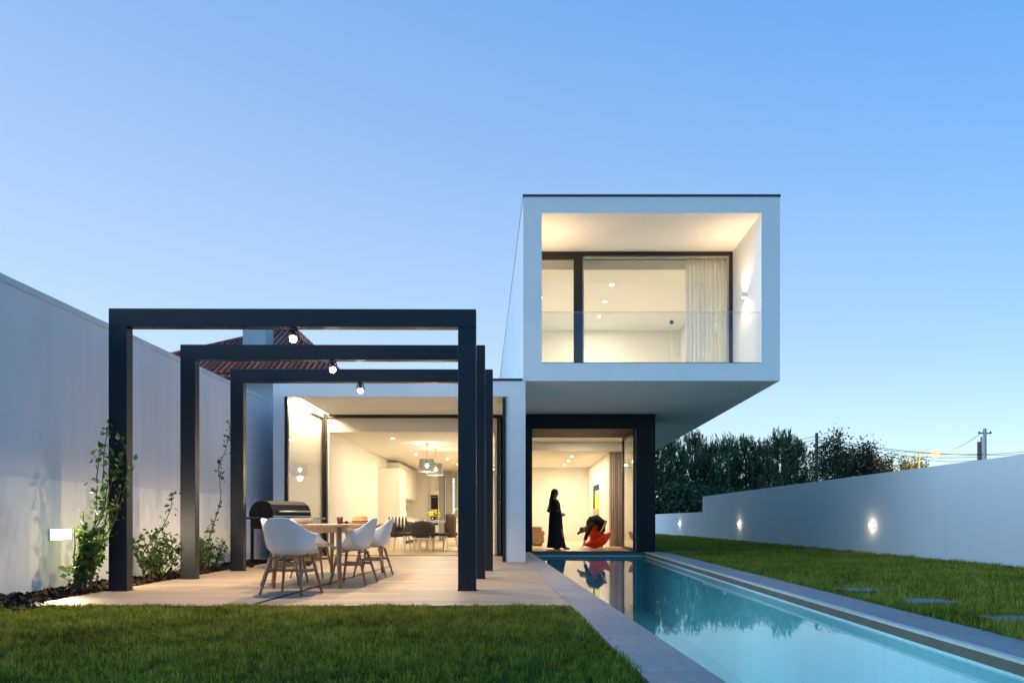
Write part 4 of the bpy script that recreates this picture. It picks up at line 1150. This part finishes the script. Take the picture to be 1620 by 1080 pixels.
for (sx,sy) in SL: ok&=~((np.abs(X-sx)<.17)&(np.abs(Y-sy)<.11))
X,Y=X[ok],Y[ok]
keep=rng.uniform(0,1,len(X))<1.0
grass('side_lawn',X,Y,rng,.078,.010)
# a few tall tufts by the slabs
tx=[];ty=[]
for (cx_,cy_) in [(3.75,5.9),(3.62,6.9),(3.8,5.0),(3.66,5.3),(3.7,7.4),(4.6,5.9)]:
    k=26; tx+=list(rng.normal(cx_,.09,k)); ty+=list(rng.normal(cy_,.10,k))
grass('tall_grass',np.array(tx),np.array(ty),rng,.17,.006)
xs=rng.uniform(0,1,9000); Yb=6+30*xs**1.5
grass('wall_foot_grass',WR(Yb)-.02-np.abs(rng.normal(0,.05,9000)),Yb,rng,.11,.008)

# ------------------------------------------------------------------ trees beyond the right wall
def pine(x,y,h,R,seed,label):
    rng=np.random.default_rng(seed)
    t=thing('pine_tree',label,'tree',(x,y,-.03),0,'pines beyond the garden wall')
    tk=MB().tube([(0,0,0),(.05,0,h*.4),(-.03,.03,h*.75),(0,0,h*.96)],[.16,.12,.07,.015],9)
    C=[];D=[]
    nw=int(h*2.4)
    for i in range(nw):
        f=.08+.88*i/nw; z=h*f; L0=R*(1-f)**.62*(.85+.3*rng.uniform())
        for k in range(8):
            a=rng.uniform(0,2*math.pi); L=L0*rng.uniform(.6,1.15); rise=.18+.5*f+rng.normal(0,.12)
            p0=Vector((0,0,z)); p1=Vector((math.cos(a)*L*.55,math.sin(a)*L*.55,z+L*.55*rise*.6)); p2=Vector((math.cos(a)*L,math.sin(a)*L,z+L*rise+.10*L))
            if k<4: tk.tube([p0,p1,p2],[.03*(1-f)+.012,.018,.006],5,cap=False)
            m=max(3,int(L/.20))
            for q in range(m):
                u=.25+.75*(q+rng.uniform())/m
                c=(p0.lerp(p1,u*2) if u<.5 else p1.lerp(p2,u*2-1))
                out=np.array([math.cos(a)*.5,math.sin(a)*.5,1.0])
                nn=11
                C.append(np.array(c)+rng.normal(0,.07,(nn,3))); D.append(out+rng.normal(0,.42,(nn,3)))
            nn=18; up_=np.linspace(0,rng.uniform(.35,.95),nn)[:,None]*np.array([[0,0,1.0]])
            C.append(np.array(p2)+up_+rng.normal(0,.03,(nn,3))); D.append(np.array([0,0,1.2])+rng.normal(0,.4,(nn,3)))
    nn=40; C.append(np.array([0,0,h*.9])+np.linspace(0,h*.12,nn)[:,None]*np.array([[0,0,1.0]])+rng.normal(0,.03,(nn,3))); D.append(np.array([0,0,1.2])+rng.normal(0,.5,(nn,3)))
    tk.build('trunk',M['bark'],t,smooth=True)
    C=np.concatenate(C); D=unit(np.concatenate(D)); S=side_of(D,rng)
    V,F=leaf_quads(C,D,S,rng.uniform(.22,.44,len(C)),.17)
    raw_mesh('crown',V,F,M['pine'],parent=t,attr=rng.uniform(0,1,len(F)))
PX=[(1030,706,46,1.9),(1062,694,50,2.0),(1096,690,54,2.1),(1125,704,50,1.8),(1150,698,57,2.0),(1180,696,52,2.0),(1208,703,56,1.9),(1238,688,50,2.1),(1262,702,55,1.7)]
PN=['pine at the left end of the row, beside the underside of the house','tall pine second from the house','pine third from the house, behind the low stretch of wall','short pine just right of the wall step','pine fifth from the house with a thin top','pine in the middle of the row right of the wall step','pine just left of the tallest pine','tallest pine, with a broad tip, near the right end of the row','slim pine at the right end of the row, right of the tallest pine']
for i,(px,py,Y_,R_) in enumerate(PX):
    pine((px-810)/1080*Y_, Y_, .8+(823-py)/1080*Y_, R_*1.15, 40+i, PN[i])
# understorey that closes the gaps between the trunks
def bush(name,x,y,r,n,seed,label,m,cat='shrub',grp=None,trunk=True,h0=0,leaf=.28):
    rng=np.random.default_rng(seed)
    t=thing(name,label,cat,(x,y,-.03),0,grp)
    tk=MB(); C=[]
    nb=9 if r[2]>1.2 else 5
    base=Vector((0,0,0)); fork=Vector((rng.normal(0,.1),rng.normal(0,.1),max(.15,h0*.7)))
    tk.tube([base,fork],[.05*r[2]**.5+.04,.05*r[2]**.5+.02],8)
    for k in range(nb*3):
        d=rng.normal(size=3); d/=np.linalg.norm(d); u=rng.uniform(.55,1)
        c=np.array([d[0]*r[0]*u,d[1]*r[1]*u,h0+r[2]+d[2]*r[2]*u])
        if c[2]<.2: c[2]=.2+rng.uniform()*.4
        tk.tube([fork,Vector(c)*.5+fork*.5+Vector(rng.normal(0,.1,3)),Vector(c)],[.03,.02,.006],5,cap=False)
        C.append(c+rng.normal(0,1,(n//(nb*3),3))*np.array(r)*.22)
    tk.build('trunk',M['bark'],t)
    C=np.concatenate(C); C[:,2]=np.maximum(C[:,2],.05); D=unit(rng.normal(size=C.shape)+[0,0,.3]); S=side_of(D,rng)
    V,F=leaf_quads(C,D,S,rng.uniform(.5,1.2,len(C))*leaf,.5); raw_mesh('crown',V,F,m,parent=t,attr=rng.uniform(0,1,len(F)))
UB=[(11.0,44.5,'dark shrub under the first pines, behind the low wall'),(13.2,46.5,'dark shrub right of the wall step under the pines'),(15.6,47,'dark shrub in the middle below the pines'),(18.2,46.5,'dark shrub below the tallest pine')]
for i,(x,y,l) in enumerate(UB): bush('dark_shrub',x,y,(1.7,1.1,1.45),5200,70+i,l,M['pine'],'shrub','shrubs under the pines')
def bt(px,top,Y_,rw,seed,label,n,leaf=.30):
    X_=(px-810)/1080*Y_; H_=.8+(823-top)/1080*Y_; rz=H_*.36
    bush('broadleaf_tree',X_,Y_,(rw,rw*.8,rz),n,seed,label,M['broad'],'tree','round trees beyond the garden wall',True,H_-2*rz,leaf)
bt(1318,697,62,1.9,81,'round grey green tree just right of the tall utility pole',5200)
bt(1350,697,64,2.3,82,'broadest round tree, right of the utility pole',6200)
bt(1384,722,62,1.5,83,'low round tree at the right shoulder of the broad one',3200)
bt(1408,724,66,1.5,84,'small round tree showing over the wall left of the street lamp',3000)
bt(1432,727,68,1.3,85,'small thin tree close to the street lamp',2200)
bt(1450,730,69,1.1,86,'small tree glowing orange under the street lamp',2200)
# ------------------------------------------------------------------ poles, cables and street lamp
def pole(px,top,Y_,r,label,m,arms=True,name='utility_pole'):
    x=(px-810)/1080*Y_; h=.8+(823-top)/1080*Y_
    t=thing(name,label,'utility pole',(x,Y_,-.03),0,'utility poles beyond the wall')
    MB().tube([(0,0,0),(0,0,h)],[r*1.35,r],10).build('shaft',m,t,smooth=True)
    if arms:
        MB().box(-.55,.55,-.05,.05,h-.45,h-.36).build('crossarm',M['bark'],t)
        for s in (-.48,0,.48): MB().lathe([(0,0),(.05,0),(.06,.06),(.03,.13),(0,.14)],10,(s,0,h-.36)).build('insulator',M['black'],t)
    return Vector((x,Y_,h))
a=pole(1292,684,58,.12,'thin dark utility pole between the pines and the round trees',M['bark'],False)
b1=pole(1558,677,58,.13,'pale concrete utility pole with fittings at its top, at the far right',M['concrete'])
c1=pole(1549,698,60,.16,'short reddish post beside the concrete utility pole',simple('rusty_post',(.20,.10,.08),.8),False,'post')
d1=pole(1552.5,690,61,.10,'slender grey pole between the reddish post and the concrete pole',M['concrete'],False)
MB_t=bpy.data.objects.get('utility_pole.001')
def cable(p,q,sag,label,r=.022):
    pts=[]
    for i in range(25):
        u=i/24; v=Vector(p).lerp(Vector(q),u); v.z-=sag*4*u*(1-u); pts.append(v-Vector(p))
    o=MB().tube(pts,r,5).build('overhead_cable',M['wire']); o.location=p
    tag(o,label,'cable','overhead cables')
def W(px,py,Y_): return Vector(((px-810)/1080*Y_, Y_, .8+(823-py)/1080*Y_))
cable(W(1292,690,58),W(1700,712,58),.9,'highest cable from the dark pole to the right edge')
cable(W(1292,694,58),W(1700,705,58),1.0,'second cable from the dark pole towards the concrete pole')
cable(W(1292,698,58),W(1552,722,60),.55,'lower cable from the dark pole ending at the reddish post')
cable(W(1150,706,57),W(1292,689,58),.3,'upper cable from the pines to the dark pole')
cable(W(1150,711,57),W(1292,694,58),.35,'lower cable from the pines to the dark pole')
cable(W(1556,681,58),W(1478,713,66),.55,'slanting cable from the concrete pole down to the street lamp')
cable(W(1440,722,66),W(1552,727,60),.3,'lowest cable just above the wall near the street lamp')
sx,sy=(1454-810)/1080*66,66
hl=.8+(823-714)/1080*66
t=thing('street_lamp','lit orange street lamp beyond the garden wall','street lamp',(sx,sy,-.03))
MB().tube([(0,0,0),(0,0,hl)],[.10,.07],10).build('pole',M['bark'],t)
MB().tube([(0,0,hl-.3),(.5,-.2,hl-.22),(.95,-.4,hl-.2)],.035,8).build('arm',M['bark'],t)
hd=MB().ellipsoid((1.15,-.5,hl-.1),(.34,.16,.08),14,8).build('head',M['black'],t,smooth=True)
MB().ellipsoid((1.18,-.60,hl-.22),(.42,.26,.34),14,10).build('lamp',M['sodium'],hd,smooth=True)
lamp('street_light','POINT',(.3,-1.6,hl-.75),SODIUM,(1,.48,.10),t,.2)
# ------------------------------------------------------------------ neighbour's house on the left
t=thing('neighbour_house','grey house with a red tiled hip roof and chimney behind the left wall','house',(-9.5,29,-.03))
x0,x1,y0,y1=-14.5,-6.75,25.2,34
ez=6.12; o_=.45
MB().box(x0,x1,y0,y1,-.03,ez-.12).build('wall',M['greyrender'],t,world=True)
def roof_mat():
    m,nt,b=mat('red_clay_tiles')
    tc=N(nt,'ShaderNodeTexCoord')
    wv=N(nt,'ShaderNodeTexWave'); wv.bands_direction='X'; wv.inputs['Scale'].default_value=1.15; wv.inputs['Distortion'].default_value=.25
    nt.links.new(coord(nt),wv.inputs['Vector'])
    w2=N(nt,'ShaderNodeTexWave'); w2.bands_direction='Z'; w2.inputs['Scale'].default_value=2.0; w2.inputs['Distortion'].default_value=.4
    nt.links.new(coord(nt),w2.inputs['Vector'])
    f=noise(nt,coord(nt),6,5)
    c=mixc(nt,.5,ramp(nt,wv.outputs['Fac'],[(.0,(.32,.07,.045)),(.6,(.72,.18,.11))]),ramp(nt,f,[(.3,(.45,.11,.07)),(.7,(.74,.24,.15))]))
    nt.links.new(c,b.inputs['Base Color']); b.inputs['Roughness'].default_value=.8
    h=N(nt,'ShaderNodeMath',operation='ADD'); nt.links.new(wv.outputs['Fac'],h.inputs[0]); nt.links.new(w2.outputs['Fac'],h.inputs[1])
    bump(nt,b,h.outputs[0],.9,.08)
    return m
ax,ay,az=-9.4,29.2,8.95
e=[(x0-o_,y0-o_,ez),(x1+o_,y0-o_,ez),(x1+o_,y1+o_,ez),(x0-o_,y1+o_,ez)]
rt=MB().add(e+[(ax-.2,ay,az),(ax+.2,ay,az)]+[(p[0],p[1],ez-.11) for p in e],[(0,1,5,4),(1,2,5),(2,3,4,5),(3,0,4),(0,6,7,1),(1,7,8,2),(2,8,9,3),(3,9,6,0),(9,8,7,6)]).build('roof',roof_mat(),t,world=True)
# rows of roll tiles on the two slopes that show
rm=MB()
def slope_rolls(p,q,apex,nn):
    p,q,apex=Vector(p),Vector(q),Vector(apex)
    d=(q-p).normalized(); foot=p+d*((apex-p).dot(d)); upv=(apex-foot)
    for i in range(nn):
        u=(i+.5)/nn; base=p.lerp(q,u); s=(base-p).dot(d); tot=(q-p).length; fs_=(foot-p).dot(d)
        k=s/fs_ if s<fs_ else (tot-s)/(tot-fs_)
        rm.tube([base+Vector((0,0,.05))-upv*.01, base+upv*k*.98+Vector((0,0,.05))],.085,6)
slope_rolls(e[0],e[1],(ax,ay,az),40); slope_rolls(e[1],e[2],(ax,ay,az),40)
rm.build('tile_rolls',rt.data.materials[0],t,world=True,smooth=True)
rr=MB()
for q in e[:2]: rr.tube([Vector(q)+Vector((0,0,.07)),Vector((ax,ay,az+.08))],.12,8)
rr.build('ridge_tiles',rt.data.materials[0],t,world=True,smooth=True)
chx0,chx1=(384-810)/1080*25.6,(419.5-810)/1080*25.6
MB().box(chx0,chx1,25.6,26.5,6.3,8.5).box(chx0-.06,chx1+.06,25.54,26.56,8.5,8.62).build('chimney',M['greyrender'],t,world=True)

# ------------------------------------------------------------------ pool lights
for i,y in enumerate((1.2,4.8,8.4,12.4)):
    t=thing('pool_light',['underwater light in the pool wall under the near end of the left kerb','underwater light in the pool wall beside the front lawn','underwater light in the pool wall beside the terrace','underwater light in the pool wall by the white house pillar'][i],'pool light',(PL(y)+.004,y,-.62),0,'underwater pool lights')
    MB().tube([(0,0,0),(.03,0,0)],.14,24).build('housing',M['whitelac'],t)
    MB().add([(.032,.11*math.cos(a),.11*math.sin(a)) for a in [2*math.pi*k/20 for k in range(20)]],[tuple(range(20))]).build('lens',emit('pool_lens',(.75,.95,1.0),8) if i==0 else bpy.data.materials['pool_lens'],t)
    lamp('pool_lamp','AREA',(.06,0,0),POOL,(.62,.92,1.0),t,.3,(0,rad(-90),0))
# ------------------------------------------------------------------ sky, sun, camera
w=bpy.data.worlds.new('World'); SC.world=w; w.use_nodes=True; nt=w.node_tree
bg=nt.nodes['Background']; sky=nt.nodes.new('ShaderNodeTexSky'); sky.sky_type='NISHITA'; sky.sun_disc=False
sky.sun_elevation=rad(SUN_EL); sky.sun_rotation=rad(SUN_ROT); sky.altitude=50; sky.air_density=AIR; sky.dust_density=DUST; sky.ozone_density=OZ
# evening sky: same hues, brightness evened out between zenith and horizon
sp_=N(nt,'ShaderNodeSeparateColor',mode='HSV'); cb=N(nt,'ShaderNodeCombineColor',mode='HSV'); nt.links.new(sky.outputs[0],sp_.inputs[0])
dv=N(nt,'ShaderNodeMath',operation='DIVIDE'); dv.inputs[1].default_value=4; nt.links.new(sp_.outputs[2],dv.inputs[0])
pw=N(nt,'ShaderNodeMath',operation='POWER'); pw.inputs[1].default_value=.20; nt.links.new(dv.outputs[0],pw.inputs[0])
ml_=N(nt,'ShaderNodeMath',operation='MULTIPLY'); ml_.inputs[1].default_value=4; nt.links.new(pw.outputs[0],ml_.inputs[0])
nt.links.new(sp_.outputs[0],cb.inputs[0]); 
# paler towards the afterglow and the horizon, deeper blue away from it
tcw=N(nt,'ShaderNodeTexCoord'); dp=N(nt,'ShaderNodeVectorMath',operation='DOT_PRODUCT'); nt.links.new(tcw.outputs['Generated'],dp.inputs[0]); dp.inputs[1].default_value=(.21,-.25,.60)
ad_=N(nt,'ShaderNodeMath',operation='ADD'); ad_.inputs[1].default_value=.84; nt.links.new(dp.outputs['Value'],ad_.inputs[0])
sm_=N(nt,'ShaderNodeMath',operation='MULTIPLY',use_clamp=True); nt.links.new(ad_.outputs[0],sm_.inputs[0]); nt.links.new(sp_.outputs[1],sm_.inputs[1])
nt.links.new(sm_.outputs[0],cb.inputs[1]); 
vm_=N(nt,'ShaderNodeMath',operation='MULTIPLY_ADD'); vm_.inputs[1].default_value=-.22; vm_.inputs[2].default_value=1.20
nt.links.new(ad_.outputs[0],vm_.inputs[0]); v2_=N(nt,'ShaderNodeMath',operation='MULTIPLY'); nt.links.new(vm_.outputs[0],v2_.inputs[0]); nt.links.new(ml_.outputs[0],v2_.inputs[1])
nt.links.new(v2_.outputs[0],cb.inputs[2])
tn=N(nt,'ShaderNodeMix',data_type='RGBA',blend_type='MULTIPLY'); tn.inputs[0].default_value=1; tn.inputs[7].default_value=(.98,.995,.99,1); nt.links.new(cb.outputs[0],tn.inputs[6]); nt.links.new(tn.outputs[2],bg.inputs['Color']); bg.inputs['Strength'].default_value=SKY
s=bpy.data.lights.new('sun','SUN'); s.energy=SUNE; s.angle=rad(45); s.color=(.50,.73,1.0)
so=bpy.data.objects.new('sun',s); COL.objects.link(so)
el,ro=rad(max(SUN_EL,8)),rad(SUN_ROT)
d=Vector((math.sin(ro)*math.cos(el),math.cos(ro)*math.cos(el),math.sin(el)))
so.rotation_euler=d.to_track_quat('Z','Y').to_euler(); so.location=d*50+Vector((0,0,20))
c=bpy.data.cameras.new('camera'); co=bpy.data.objects.new('camera',c); COL.objects.link(co)
c.sensor_width=36; c.lens=24.0; c.shift_y=283/1620; c.clip_start=.05; c.clip_end=5000
co.location=(0,0,.8); co.rotation_euler=(rad(90),0,0); SC.camera=co
SC.view_settings.view_transform='Standard'; SC.view_settings.look='None'; SC.view_settings.gamma=1; SC.view_settings.exposure=EXPO
cy=SC.cycles
cy.use_denoising=True; cy.max_bounces=12; cy.diffuse_bounces=5; cy.glossy_bounces=4; cy.transparent_max_bounces=16; cy.transmission_bounces=6
cy.sample_clamp_indirect=4; cy.caustics_reflective=False; cy.caustics_refractive=False; cy.use_light_tree=True
